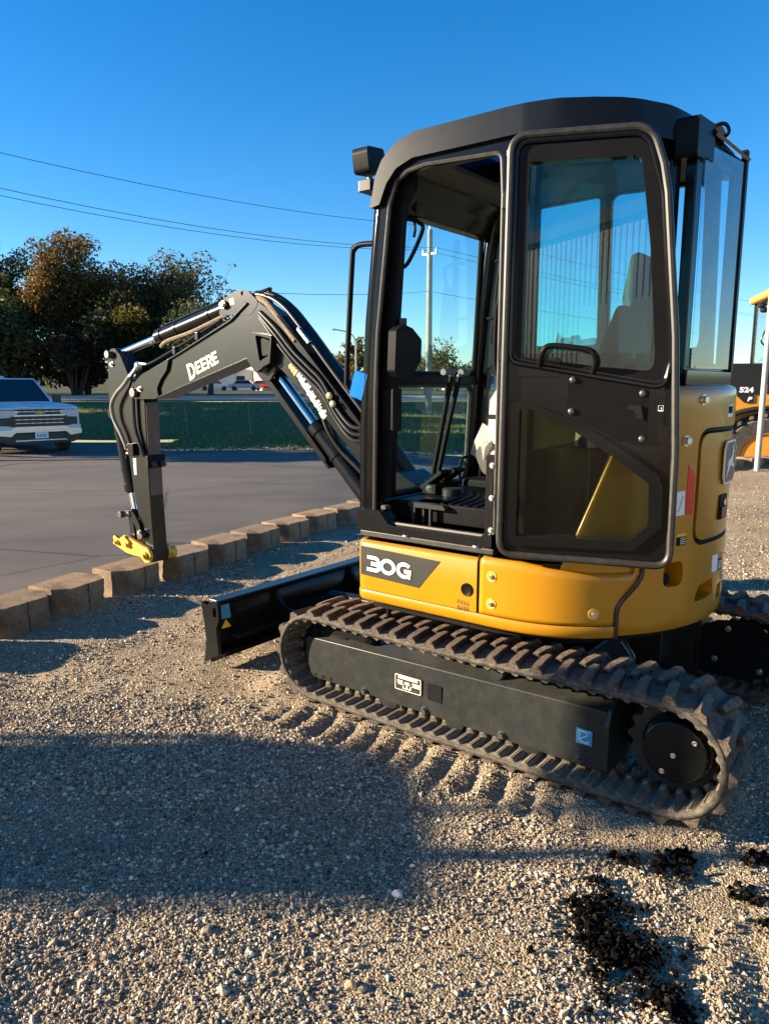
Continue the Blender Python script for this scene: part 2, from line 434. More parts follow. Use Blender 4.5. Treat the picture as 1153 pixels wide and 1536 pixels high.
# the line of edging blocks between the gravel yard and the road
WALL = [(-3.6, .9), (-3.05, 2.2), (-2.55, 3.5), (-2.249, 4.29), (-2.04, 4.76), (-1.85, 5.20), (-1.62, 5.62), (-1.39, 6.02), (-1.15, 6.48), (-.93, 6.98), (-.66, 7.48), (-.36, 7.95), (0.0, 8.6), (.7, 9.6), (1.7, 10.5), (3.2, 11.6), (4.8, 12.6), (6.2, 13.3), (7.6, 13.9), (10, 14.6), (16, 16)]
WP = [Vector((x, y)) for x, y in WALL]
def wall_dist(x, y):
    """signed distance to the block line, positive on the road side (numpy arrays)"""
    best = np.full(np.shape(x), 1e9); sgn = np.zeros(np.shape(x))
    for a, b in zip(WP[:-1], WP[1:]):
        d = b - a; l2 = d.dot(d); t = np.clip(((x - a.x) * d.x + (y - a.y) * d.y) / l2, 0, 1)
        dx = x - (a.x + t * d.x); dy = y - (a.y + t * d.y); r = np.hypot(dx, dy)
        cr = d.x * dy - d.y * dx
        m = r < best; best = np.where(m, r, best); sgn = np.where(m, np.sign(cr), sgn)
    return best * sgn
def vnoise(x, y, s, seed=0):
    """smooth value noise in numpy"""
    r = np.random.default_rng(seed).random((64, 64)); x = x * s; y = y * s
    i = np.floor(x).astype(int); j = np.floor(y).astype(int); u = x - i; v = y - j
    u = u * u * (3 - 2 * u); v = v * v * (3 - 2 * v)
    g = lambda a, b: r[a % 64, b % 64]
    return (g(i, j) * (1 - u) + g(i + 1, j) * u) * (1 - v) + (g(i, j + 1) * (1 - u) + g(i + 1, j + 1) * u) * v - .5
EXO = (0.909, 3.335); EXA = radians(142.4)
def ex_loc(x, y):
    dx, dy = x - EXO[0], y - EXO[1]
    return dx * cos(EXA) + dy * sin(EXA), -dx * sin(EXA) + dy * cos(EXA)
def yard_h(x, y):
    z = .030 * vnoise(x, y, .9, 1) + .022 * vnoise(x, y, 2.7, 2) + .012 * vnoise(x, y, 7, 3) + .008 * vnoise(x, y, 17, 4)
    lx, ly = ex_loc(x, y)
    env = np.clip((lx + .55) / .35, 0, 1) * np.clip((1.25 - lx) / .3, 0, 1)
    pr = np.clip((ly - .76) / .05, 0, 1) * np.clip((1.03 + .14 * vnoise(x, y, 6, 8) - ly) / .10, 0, 1) * env
    z = z * (1 - .5 * pr) + pr * (.018 * np.cos(2 * pi * (lx + .22 * (ly - .78)) / .125 + 1.2 * vnoise(x, y, 3, 9)) - .006)
    under = np.clip((.80 - np.abs(ly)) / .03, 0, 1) * np.clip((1.0 - np.abs(lx - .17) / 1.05) / .06, 0, 1)
    z = z * (1 - under) + .006 * under
    side_ = np.clip(1 - np.abs(np.abs(ly) - .80) / .07, 0, 1) * np.clip((1.02 - np.abs(lx - .17) / .92) / .08, 0, 1)
    z = z + .012 * side_
    heap = np.exp(-((lx - 1.26) / .10) ** 2 - ((ly - .62) / .22) ** 2); z = z + .045 * heap
    # shallow wheel ruts in the right foreground
    for k, off in enumerate((0, .17, .30)):
        q = (x - .72 - off) - .42 * (y - 1.5); z = z - .012 * np.exp(-(q / .035) ** 2) * np.clip((2.1 - y) / .3, 0, 1)
    return z
def sheet(name, xs, ys, hf, keep, m):
    X, Y = np.meshgrid(xs, ys); Z = hf(X, Y); n = len(xs); r = len(ys)
    V = np.stack([X, Y, Z], -1).reshape(-1, 3)
    i = np.arange((r - 1) * n).reshape(r - 1, n)[:, :-1].ravel()
    F = np.stack([i, i + 1, i + n + 1, i + n], 1)
    if keep is not None:
        k = keep(X, Y).ravel(); F = F[k[F].all(1)]
    me = bpy.data.meshes.new(name); me.from_pydata(V, [], F); me.update(); me.shade_smooth()
    return tag(put(name, me, m), kind='structure')
xs = np.concatenate([np.arange(-5, 3.2, .04), np.arange(3.2, 17, .12)]); ys = np.concatenate([np.arange(-1.2, 7, .04), np.arange(7, 16.2, .1)])
sheet('gravel_yard', xs, ys, yard_h, lambda X, Y: wall_dist(X, Y) < .12, 'gravel')
def under_h(x, y):
    return -.06 + 0 * x
sheet('yard_subsoil', np.linspace(-60, 80, 30), np.linspace(-60, -.6, 12), lambda x, y: -.01 + 0 * x, None, 'gravel')
sheet('gravel_yard', np.linspace(4, 60, 30) + 12.6, np.linspace(-1, 16, 12), lambda x, y: -.012 + 0 * x, None, 'gravel')
def road_h(x, y):
    s = np.maximum(0, wall_dist(x, y))
    return -.05 - .013 * np.minimum(s, 12) - .07 * np.clip(x + 1, 0, 9) * np.clip(s / .8, 0, 1)
xr = np.concatenate([np.linspace(-90, -12, 20), np.arange(-11.5, 14, .3), np.linspace(15, 90, 20)])
sheet('road', xr, np.concatenate([np.arange(-2, 19.6, .3), [19.7], np.arange(19.9, 22.6, .3)]), road_h, lambda X, Y: (wall_dist(X, Y) > -.35) & ((Y < 19.75) | (X < -6.0)), 'asphalt')
def strip_h(x, y): return road_h(x, y) + .012 + .012 * vnoise(x, y, 6, 5)
sheet('gravel_strip', np.arange(-5, 16, .07), np.arange(0, 17, .07), strip_h, lambda X, Y: (wall_dist(X, Y) > .0) & (wall_dist(X, Y) < .40 + .1 * vnoise(X, Y, 3, 6)), 'gravel')
def verge_h(x, y):
    t = np.clip((y - 25) / 9, 0, 1); t = t * t * (3 - 2 * t)
    return np.maximum(road_h(x, np.full_like(y, 19.7)) + .02, -.30) * np.clip(1 - (y - 19.6) / 4, 0, 1) + .74 * t + .05 * vnoise(x, y, .5, 11) * np.clip((y - 20) / 3, 0, 1) - .08 * np.clip((y - 20) / 3, 0, 1) * (1 - t)
xg = np.concatenate([np.linspace(-120, -30, 20), np.arange(-29, 30, .6), np.linspace(31, 120, 20)])
sheet('grass_verge', xg, np.arange(19.6, 36.4, .35), verge_h, lambda X, Y: ~((X < -6.2) & (Y < 22.3)), 'turf')
sheet('far_road', np.linspace(-200, 200, 60), np.array([36, 39, 42, 45.]), lambda x, y: .755 + 0 * x, None, 'asphalt')
sheet('far_kerb', np.linspace(-200, 200, 60), np.array([45., 45.1, 46.2]), lambda x, y: np.where(y > 45.05, .90, .74), None, paint('pale_concrete', (.42, .40, .37), .9))
def field_h(x, y): return .80 + .06 * vnoise(x, y, .2, 12) + .004 * np.maximum(0, y - 120)
sheet('field', np.linspace(-900, 900, 60), np.concatenate([np.linspace(46, 120, 20), np.linspace(140, 1500, 20)]), field_h, None, 'field')
def hill_h(x, y):
    return 1.0 + np.clip((y - 600) / 250, 0, 1) * (20 + 10 * vnoise(x, y, .004, 13) + 5 * vnoise(x, y, .02, 14))
sheet('hills', np.linspace(-1600, 1600, 90), np.linspace(600, 1000, 8), hill_h, None, soil_mat('far_wooded_hill', (.06, .085, .06), (.13, .13, .09), .03))

# ------------------------------------------------------------------ loose stones
def ico():
    t = (1 + sqrt(5)) / 2
    v = np.array([(-1, t, 0), (1, t, 0), (-1, -t, 0), (1, -t, 0), (0, -1, t), (0, 1, t), (0, -1, -t), (0, 1, -t), (t, 0, -1), (t, 0, 1), (-t, 0, -1), (-t, 0, 1)]) / sqrt(1 + t * t)
    f = np.array([(0, 11, 5), (0, 5, 1), (0, 1, 7), (0, 7, 10), (0, 10, 11), (1, 5, 9), (5, 11, 4), (11, 10, 2), (10, 7, 6), (7, 1, 8), (3, 9, 4), (3, 4, 2), (3, 2, 6), (3, 6, 8), (3, 8, 9), (4, 9, 5), (2, 4, 11), (6, 2, 10), (8, 6, 7), (9, 8, 1)])
    return v, f
def octa():
    v = np.array([(1, 0, 0), (-1, 0, 0), (0, 1, 0), (0, -1, 0), (0, 0, 1), (0, 0, -1)], float)
    f = np.array([(0, 2, 4), (2, 1, 4), (1, 3, 4), (3, 0, 4), (2, 0, 5), (1, 2, 5), (3, 1, 5), (0, 3, 5)])
    return v, f
PAL = np.array([(.45, .34, .195), (.34, .24, .135), (.60, .48, .31), (.22, .16, .095), (.50, .41, .27), (.11, .085, .06), (.74, .63, .45), (.40, .27, .14), (.28, .235, .165)])
PAL = (PAL * .78 + PAL.mean(1, keepdims=True) * .22) * .95
PW = np.array([.2, .18, .13, .15, .12, .08, .05, .05, .04]); PW = PW / PW.sum()
def pebbles(name, pts, size, base, m, pal=PAL, pw=PW, sink=.25, flat=(.55, .9)):
    v0, f0 = base; n = len(pts); nv = len(v0)
    V = v0[None] * RNG.uniform(.72, 1.28, (n, nv, 1))
    V = V * np.stack([RNG.uniform(.8, 1.35, n), RNG.uniform(.7, 1.1, n), RNG.uniform(*flat, n)], -1)[:, None, :]
    tilt = RNG.uniform(-.5, .5, n); c, s = np.cos(tilt)[:, None], np.sin(tilt)[:, None]
    V = np.stack([V[..., 0] * c + V[..., 2] * s, V[..., 1], -V[..., 0] * s + V[..., 2] * c], -1)
    a = RNG.uniform(0, 2 * pi, n); c, s = np.cos(a)[:, None], np.sin(a)[:, None]
    V = np.stack([V[..., 0] * c - V[..., 1] * s, V[..., 0] * s + V[..., 1] * c, V[..., 2]], -1)
    V = V * size[:, None, None]; P = pts.copy(); P[:, 2] += size * sink; V = V + P[:, None, :]
    F = (f0[None] + (np.arange(n) * nv)[:, None, None]).reshape(-1, 3)
    me = bpy.data.meshes.new(name); me.vertices.add(n * nv); me.vertices.foreach_set('co', V.astype(np.float32).ravel())
    nf = len(F); me.loops.add(nf * 3); me.loops.foreach_set('vertex_index', F.astype(np.int32).ravel())
    me.polygons.add(nf); me.polygons.foreach_set('loop_start', np.arange(0, nf * 3, 3, dtype=np.int32)); me.update(calc_edges=True)
    me.polygons.foreach_set('use_smooth', np.zeros(nf, bool))
    col = pal[RNG.choice(len(pal), n, p=pw)] * RNG.uniform(.62, 1.35, (n, 1))
    at = me.attributes.new('tint', 'FLOAT_COLOR', 'POINT')
    at.data.foreach_set('color', np.repeat(np.concatenate([col, np.ones((n, 1))], 1), nv, 0).astype(np.float32).ravel())
    return tag(put(name, me, m), kind='stuff')
def scatter(n, ymin, ymax, power=1.0, dirt_ok=False):
    """points on the yard inside a wide wedge in front of the standpoint, thinning with distance"""
    u = RNG.random(n); y = ymin * (ymax / ymin) ** (u ** power)
    x = RNG.uniform(-.68, .68, n) * (y + .5)
    k = wall_dist(x, y) < -.02
    lx, ly = ex_loc(x, y)
    k &= ~((np.abs(np.abs(ly) - .625) < .155) & (lx > -.72) & (lx < 1.05))
    x, y = x[k], y[k]
    lx, ly = ex_loc(x, y)
    bare = np.clip((ly - .76) / .05, 0, 1) * np.clip((1.06 - ly) / .1, 0, 1) * (lx > -.8) * (lx < 1.2)
    dirt = np.clip((vnoise(x, y, 1.3, 21) + .6 * vnoise(x, y, 4, 22)) * 2.6 + .22 + .5 * np.exp(-((x + .1) / .7) ** 2 - ((y - 3.3) / .35) ** 2) + .35 * np.exp(-((x - .7) / .5) ** 2 - ((y - 1.75) / .3) ** 2), 0, .86)
    if dirt_ok: dirt = dirt * .4
    k = RNG.random(len(x)) > np.maximum(bare * .85, dirt)
    x, y = x[k], y[k]
    return np.stack([x, y, yard_h(x, y)], -1)
p = scatter(135000, 1.22, 3.3); pebbles('gravel_stones', p, np.minimum(RNG.lognormal(math.log(.0032), .48, len(p)), .0100), octa(), 'pebble')
p = scatter(112000, 2.5, 6.0); pebbles('gravel_stones', p, np.minimum(RNG.lognormal(math.log(.0050), .36, len(p)), .012), octa(), 'pebble')
p = scatter(52000, 4.8, 13.2); pebbles('gravel_stones', p, np.minimum(RNG.lognormal(math.log(.0066), .32, len(p)), .014), octa(), 'pebble')
p = scatter(3500, 1.25, 5.0, dirt_ok=True); pebbles('coarse_stones', p, np.minimum(RNG.lognormal(math.log(.0054), .46, len(p)), .016), ico(), 'pebble')
# black asphalt crumbs spilled at the right
def clump(cx, cy, sx, sy, n, ang=0):
    a = RNG.normal(0, sx, n); b = RNG.normal(0, sy, n)
    return np.stack([cx + a * cos(ang) - b * sin(ang), cy + a * sin(ang) + b * cos(ang), np.zeros(n)], -1)
def lumps(cx, cy, sx, sy, k, n=48):
    return [clump(cx + RNG.normal(0, sx), cy + RNG.normal(0, sy), *RNG.uniform(.007, .022, 2), int(n * RNG.uniform(.4, 1.6))) for _ in range(k)]
cl = np.concatenate(lumps(.585, 1.90, .022, .03, 13) + lumps(.60, 1.77, .034, .036, 26) + lumps(.665, 1.735, .03, .02, 10) + lumps(.69, 1.60, .022, .036, 14) + lumps(.55, 1.66, .01, .025, 3) + lumps(.97, 2.17, .022, .010, 6) + lumps(1.22, 2.17, .03, .012, 6) + lumps(.86, 2.12, .07, .03, 6, 60) + lumps(.66, 2.0, .03, .04, 4, 60) + lumps(1.05, 1.95, .06, .05, 4, 60)
    + [clump(.64, 1.78, .08, .10, 420), clump(-.55, 1.72, .3, .25, 25), clump(3.05, 7.6, .35, .12, 160, .2), clump(3.9, 8.6, .5, .2, 160)])
cl[:, 2] = yard_h(cl[:, 0], cl[:, 1]) + RNG.random(len(cl)) ** 1.5 * .012 + .006
BP = np.array([(.004, .0037, .0034), (.010, .0088, .0078), (.022, .019, .016)])
pebbles('asphalt_crumbs', cl, np.minimum(RNG.lognormal(math.log(.0040), .6, len(cl)), .013), octa(), 'crumb', BP, np.array([.45, .4, .15]), .35, (.5, 1.0))
def rock(x, y, r, col, label, seed):
    rg = np.random.default_rng(seed); bm = bmesh.new(); bmesh.ops.create_icosphere(bm, subdivisions=2, radius=1)
    for v in bm.verts:
        v.co *= 1 + .22 * math.sin(v.co.x * 2.3 + seed) * math.cos(v.co.y * 2.9) + rg.uniform(-.08, .08); v.co.x *= r * 1.15; v.co.y *= r * .9; v.co.z *= r * .75
    me = bpy.data.meshes.new('rock'); bm.to_mesh(me); bm.free()
    o = put('rock', me, paint('rock_' + str(seed), col, .9, vary=.3, scale=30)); o.location = (x, y, float(yard_h(np.array(x), np.array(y))) + r * .35)
    tag(o, label, 'rock')
rock(.040, 1.985, .0155, (.60, .54, .46), 'pale grey rounded rock lying at the lower edge of the shadow', 3)
rock(-.085, 1.635, .016, (.45, .31, .16), 'tan sharp rock lying in the near gravel at the bottom', 8)

# ------------------------------------------------------------------ edging blocks
def block_mat():
    m, nt, N, L, B = new_mat('split_face_concrete'); tc = N.new('ShaderNodeTexCoord').outputs['Object']
    oi = N.new('ShaderNodeObjectInfo').outputs['Random']
    c = ramp(nt, tex_noise(nt, 70, 6, .75, tc), [(.25, (.12, .085, .055)), (.5, (.25, .185, .125)), (.75, (.38, .30, .215))])
    t = ramp(nt, oi, [(0, (.80, .78, .76)), (.5, (1, 1, 1)), (1, (1.18, 1.10, 1.0))])
    st = ramp(nt, tex_noise(nt, 5, 5, .6, tc), [(.35, g3(.62)), (.55, g3(1.05))])
    L.new(mixc(nt, 1, mixc(nt, 1, c, t, 'MULTIPLY'), st, 'MULTIPLY'), B.inputs['Base Color']); B.inputs['Roughness'].default_value = .95; B.inputs['Specular IOR Level'].default_value = .1
    bump(nt, tex_noise(nt, 90, 5, .7, tc), 1.0, .006, B); return m
MT['block'] = block_mat()
def block_mesh(seed):
    rg = random.Random(seed); mb = MB()
    def split(x0, x1):
        top = [(x0, 0), (x1, 0)]
        return top
    plan_ = [(-.145, 0), (-.008, -.002), (-.004, .010), (.004, .010), (.008, -.002), (.145, 0), (.225, .11), (.208, .31), (-.208, .31), (-.225, .11)]
    plan_ = [(x + rg.uniform(-.004, .004), y + rg.uniform(-.004, .004)) for x, y in plan_]
    zs = [0, .03, .07, .11, .15, .186]; rows = []
    for z in zs:
        r = []
        for i, p in enumerate(plan_):
            q = plan_[(i + 1) % len(plan_)]; L = sqrt((p[0] - q[0]) ** 2 + (p[1] - q[1]) ** 2); m = max(1, int(L / .035))
            for t in range(m):
                x = p[0] + (q[0] - p[0]) * t / m; y = p[1] + (q[1] - p[1]) * t / m; rough = .0045 if y < .13 else .002
                r.append((x + rg.uniform(-rough, rough), y + rg.uniform(-rough, rough), z + (rg.uniform(-.006, .006) if 0 < z < .18 else rg.uniform(-.003, .003))))
        rows.append(r)
    rows.append([(x * .975, .155 + (y - .155) * .975, .192) for x, y, z in rows[-1]])
    mb.grid(rows, closed=True); n = len(rows[0]); k = len(rows) - 1
    tri = tessellate_polygon([[Vector((x, y, 0)) for x, y, z in rows[-1]]])
    mb.f += [tuple(i + k * n for i in t) for t in tri] + [tuple(reversed(t)) for t in tri]
    return mb.mesh('edging_block', smooth=30)
BM = [block_mesh(s) for s in range(5)]
for b in BM: b.materials.append(MT['block'])
L = [0]
for a, b in zip(WP[:-1], WP[1:]): L.append(L[-1] + (b - a).length)
def wall_at(s):
    i = max(0, min(len(L) - 2, int(np.searchsorted(L, s)) - 1)); t = (s - L[i]) / (L[i + 1] - L[i]); d = (WP[i + 1] - WP[i])
    return WP[i].lerp(WP[i + 1], t), d.normalized()
s0 = L[3] + (WP[4] - WP[3]).length * .21; ks = list(range(-7, 38)); rg = random.Random(4)
ORD = ['leftmost', 'second', 'third', 'fourth', 'fifth', 'sixth', 'seventh', 'eighth', 'ninth', 'tenth', 'eleventh']
ct = 0
right = 0
for k in range(-1, 36):
    s = s0 + k * .515
    if s > L[-2]: break
    p, d = wall_at(s); v = (p.x, p.y)
    if 0 < p.x < 5.4 or p.x > 7.9: continue                           # hidden behind the machine, or out of the picture
    o = bpy.data.objects.new('edging_block', BM[k % 5]); COL.objects.link(o)
    o.location = (p.x + rg.uniform(-.014, .014), p.y + rg.uniform(-.008, .008), -.008 + rg.uniform(-.006, .004)); o.rotation_euler = (rg.uniform(-.015, .015), rg.uniform(-.012, .012), atan2(d.y, d.x) + rg.uniform(-.085, .085))
    g = 'tan concrete blocks edging the gravel yard'
    if p.x > 5:
        lab = 'grey-brown concrete block ' + ['hidden behind the counterweight, left end of the right-hand row', 'half hidden behind the counterweight, below the loader decal', 'under the loader wheel, touching the counterweight edge', 'left of the white post, below the loader wheel', 'directly behind the white post', 'just right of the white post at the photo edge', 'right of the white post, outside the photo'][min(right, 6)]; right += 1
    elif k < 0: lab = 'tan concrete edging block just outside the left edge of the photo'
    else:
        where = ['at the left edge of the photo, nearest to the viewer', 'beside the leftmost one, well clear of the arm', 'whose top corner lies just left of the yellow coupler', 'directly under the yellow coupler at the arm tip', 'first one to the right of the arm tip', 'second one to the right of the arm tip', 'third one to the right of the arm tip', 'fourth one to the right of the arm tip', 'last one before the cab hides the row', 'half hidden behind the cab pillar']
        lab = 'tan split-face edging block ' + where[min(k, 9)]
    tag(o, lab, 'concrete block', g)

# ------------------------------------------------------------------ trees
def leaf_mat(name, trans=.35):
    m, nt, N, L_, B = new_mat(name)
    at = N.new('ShaderNodeAttribute'); at.attribute_name = 'tint'
    L_.new(at.outputs['Color'], B.inputs['Base Color']); B.inputs['Roughness'].default_value = .7; B.inputs['Specular IOR Level'].default_value = .2
    tr = N.new('ShaderNodeBsdfTranslucent'); L_.new(at.outputs['Color'], tr.inputs[0])
    mx = N.new('ShaderNodeMixShader'); mx.inputs[0].default_value = trans
    out = N['Material Output']; L_.new(B.outputs[0], mx.inputs[1]); L_.new(tr.outputs[0], mx.inputs[2]); L_.new(mx.outputs[0], out.inputs[0])
    return m
MT['leaf'] = leaf_mat('leaves'); MT['bark'] = paint('bark', (.055, .042, .032), .9, vary=.4, scale=5)
def leaves_mesh(name, C, R, n, size, pal, seed):
    """n leaf clumps spread through blobs with centres C and radii R (numpy)"""
    rg = np.random.default_rng(seed); C = np.array(C); R = np.array(R); w = R ** 2; k = rg.choice(len(C), n, p=w / w.sum())
    d = rg.normal(size=(n, 3)); d /= np.linalg.norm(d, axis=1)[:, None]; rad = R[k] * rg.random(n) ** .45
    P = C[k] + d * rad[:, None] * np.array([1, 1, .75])
    a = rg.normal(size=(n, 3)); a /= np.linalg.norm(a, axis=1)[:, None]
    b = np.cross(a, rg.normal(size=(n, 3))); b /= np.linalg.norm(b, axis=1)[:, None]
    s = size * rg.uniform(.5, 1.5, n)[:, None]
    V = np.stack([P - a * s, P + b * s * .55 - a * s * .1, P + a * s, P - b * s * .55 + a * s * .2], 1).reshape(-1, 3)
    me = bpy.data.meshes.new(name); me.vertices.add(4 * n); me.vertices.foreach_set('co', V.astype(np.float32).ravel())
    me.loops.add(4 * n); me.loops.foreach_set('vertex_index', np.arange(4 * n, dtype=np.int32)); me.polygons.add(n)
    me.polygons.foreach_set('loop_start', np.arange(0, 4 * n, 4, dtype=np.int32)); me.update(calc_edges=True)
    pal = np.array(pal); ci = (k * 7919 + seed) % len(pal); ci = np.where(rg.random(n) < .35, rg.integers(0, len(pal), n), ci)
    col = pal[ci] * rg.uniform(.6, 1.35, (n, 1))
    at = me.attributes.new('tint', 'FLOAT_COLOR', 'POINT')
    at.data.foreach_set('color', np.repeat(np.concatenate([col, np.ones((n, 1))], 1), 4, 0).astype(np.float32).ravel())
    return me
GREEN = [(.055, .075, .022), (.07, .08, .026), (.09, .085, .03), (.05, .065, .025)]
RUST = [(.08, .075, .025), (.17, .10, .028), (.26, .13, .03), (.09, .08, .028), (.14, .09, .028)]
OLIVE = [(.12, .11, .03), (.16, .13, .035), (.09, .09, .03), (.20, .14, .04)]
def tree(x, y, z, h, w, seed, label, pal, n=6000, size=.16, low=.30, name='oak_tree', bare=False, group=None, lean=0):
    rg = random.Random(seed); t = thing(name, label, 'tree', (x, y, z), 0, group); tb = MB(); C = []; R = []
    def limb(p, d, r, L_, lv):
        pts = [p]; q = p.copy(); dd = d.copy(); seg = 4
        for i in range(seg):
            dd = (dd + Vector((rg.uniform(-.28, .28), rg.uniform(-.28, .28), rg.uniform(-.05, .22)))).normalized(); q = q + dd * L_ / seg; pts.append(q.copy())
        tb.tube(pts, [r * (1 - .6 * i / seg) for i in range(seg + 1)], 6 if lv else 8)
        if lv >= 2:
            C.append(tuple(q)); R.append(w * rg.uniform(.085, .165))
            if rg.random() < .6: C.append(tuple(pts[2])); R.append(w * rg.uniform(.07, .13))
            return
        for k in range(rg.randint(3, 4) if lv == 0 else rg.randint(2, 4)):
            a = rg.uniform(0, 2 * pi); e = rg.uniform(.15, .95) if lv == 0 else rg.uniform(-.1, .8); at = pts[rg.randint(2, seg)]
            limb(at, Vector((cos(a) * cos(e), sin(a) * cos(e), sin(e))), r * .5, L_ * rg.uniform(.55, .85), lv + 1)
        if lv == 1: C.append(tuple(q)); R.append(w * rg.uniform(.09, .15))
    p = Vector((0, 0, -.2)); top = Vector((lean, 0, h * low)); tb.tube([p, p.lerp(top, .5) + Vector((.08, 0, 0)), top], [h * .030, h * .024, h * .019], 9)
    for k in range(5):
        a = 2 * pi * k / 5 + rg.uniform(-.5, .5); e = rg.uniform(.25, 1.25)
        limb(top - Vector((0, 0, rg.uniform(0, h * .08))), Vector((cos(a) * cos(e), sin(a) * cos(e), sin(e))), h * .012, h * rg.uniform(.24, .36), 0)
    limb(top, Vector((rg.uniform(-.1, .1), 0, 1)), h * .015, h * .36, 0)
    # fit the crown to the wanted height and width
    mz = max(c[2] + r * .75 for c, r in zip(C, R)); mx = max(max(abs(c[0]), abs(c[1])) + r for c, r in zip(C, R)); fz, fxy = h / mz, (w / 2) / mx
    tb.v = [(a * fxy, b * fxy, c * fz if c > 0 else c) for a, b, c in tb.v]; C = [(a * fxy, b * fxy, c * fz) for a, b, c in C]; R = [r * min(1.15, fxy) for r in R]
    tb.build('trunk', 'bark', t, recalc=False)
    put('crown', leaves_mesh('crown', C, R, n, size, pal, seed), 'leaf', t)
    return t
def shrub(x, y, z, h, w, seed, label, pal, n=1800, size=.16, name='shrub', group=None):
    rg = random.Random(seed); t = thing(name, label, 'shrub', (x, y, z), 0, group); tb = MB(); C = []; R = []
    for k in range(9):
        a = rg.uniform(0, 2 * pi); q = Vector((cos(a) * w * .36 * rg.random(), sin(a) * w * .36 * rg.random(), h * rg.uniform(.25, .82)))
        tb.tube([(q.x * .2, q.y * .2, -.1), (q.x * .6, q.y * .6, q.z * .5), tuple(q)], [h * .015, h * .011, h * .006], 5); C.append(tuple(q)); R.append(min(h, w) * rg.uniform(.2, .32))
    tb.build('stems', 'bark', t, recalc=False); put('foliage', leaves_mesh('foliage', C, R, n, size, pal, seed), 'leaf', t)
    return t
G = 'autumn trees behind the road at the left'
tree(-28.4, 57, .8, 13.2, 11.0, 11, 'dark green tree cut by the left edge, thin leafy top', GREEN, 19000, .12, group=G)
tree(-22.6, 55, .8, 12.4, 11.6, 12, 'tallest oak with rust brown leaf tips, above the white pickup', RUST, 26000, .115, group=G)
tree(-17.2, 56, .8, 11.0, 11.2, 23, 'rust tinged oak right of the tallest one, behind the arm cylinder', RUST + GREEN[:1], 23000, .115, group=G)
tree(-12.2, 53, .8, 9.2, 5.6, 14, 'thin brownish tree with a bare twiggy top, behind the boom elbow', [(.10, .075, .04), (.08, .06, .03)], 1500, .10, low=.4, group=G)
tree(-11.4, 49, .8, 6.2, 7.4, 15, 'low dark broad tree standing under the boom, trunk in view', GREEN, 14000, .11, low=.28, group=G)
tree(-26.0, 50, .8, 8.2, 8, 16, 'dark low tree behind the roof of the pickup', GREEN, 5000, .17, low=.2, group=G)
for i, (x, y, h, w, lab, pal) in enumerate(((-24.5, 48.5, 5.2, 6.5, 'dark bushy thicket directly behind the pickup', GREEN), (-20.2, 49, 4.6, 5.6, 'reddish dark shrub right of the pickup roof', [(.07, .035, .02), (.04, .04, .018)]), (-17.2, 51, 6.2, 5.5, 'yellow tinged dark shrub left of the arm', [(.11, .09, .015), (.06, .06, .015), (.04, .045, .015)]), (-14.4, 52, 4.6, 5.2, 'dark green shrub just behind the arm pivot', GREEN), (-30.0, 50, 6.0, 7, 'dark shrub at the left edge behind the pickup', GREEN), (-27.2, 53, 6.6, 7, 'tall dark thicket between the left edge tree and the tallest oak', GREEN), (-23.0, 58, 6.6, 8, 'tall dark thicket at the foot of the tallest oak', GREEN), (-18.5, 59, 6.0, 7.5, 'tall dark thicket behind the arm, right of the tallest oak', GREEN), (-31.5, 54, 7.5, 7, 'tall dark thicket cut by the left edge of the photo', GREEN))):
    shrub(x, y, .8, h, w, 40 + i, lab, pal, 4600, .17, group='thicket under the autumn trees')
# trees to the left of the view: they shade the road, the pickup and the verge
for i, (x, y, h, w) in enumerate(((-22.5, 19.4, 11, 7.0), (-25.5, 22.6, 12.5, 8.5), (-25.5, 28.5, 12, 8.5), (-33, 33.5, 13, 9), (-31, 39, 12.5, 9), (-35, 45, 13, 9), (-39, 27, 13.5, 9.5), (-46, 20.8, 13.5, 8), (-47, 53, 14, 10), (-52, 61, 14, 10), (-56, 70, 14, 10))):
    tree(x, y, -.2 if y < 30 else .7, h, w, 60 + i, 'dark tree of the row that shades the road, left of the view', GREEN, 5200, .22, low=.2, group='trees shading the road from the left')
G = 'yellowish far trees beyond the machine'
for i, (x, y, h, w, lab) in enumerate(((-3.2, 92, 7.0, 6, 'small yellow tree below the street lamp'), (1.5, 84, 5.5, 6, 'bare grey bush left of the utility pole, seen through the windscreen'), (6.6, 96, 7.0, 8.5, 'round yellow-olive tree right of the utility pole, seen through the windscreen'), (14.5, 104, 6.0, 8.5, 'yellow-olive tree at the far windscreen pillar'), (-6.0, 110, 6.0, 7, 'olive tree behind the boom cylinder'), (26, 100, 6.5, 8, 'olive far tree hidden behind the cab'), (20.5, 74, 4.0, 3.4, 'small red-leaved tree behind the travel levers'))):
    pal = OLIVE if i != 6 else [(.16, .04, .03), (.12, .03, .025)]
    tree(x, y, .8, h, w, 80 + i, lab, pal if i != 1 else [(.12, .11, .08)], 2200 if i != 1 else 500, .20, low=.2, name='autumn_tree', group=G)
tree(3.2, 60, .8, 3.9, 3.6, 91, 'little bare tree left of the utility pole, below the crossbar', [(.10, .08, .05)], 160, .10, low=.3, name='bare_tree', group=G)

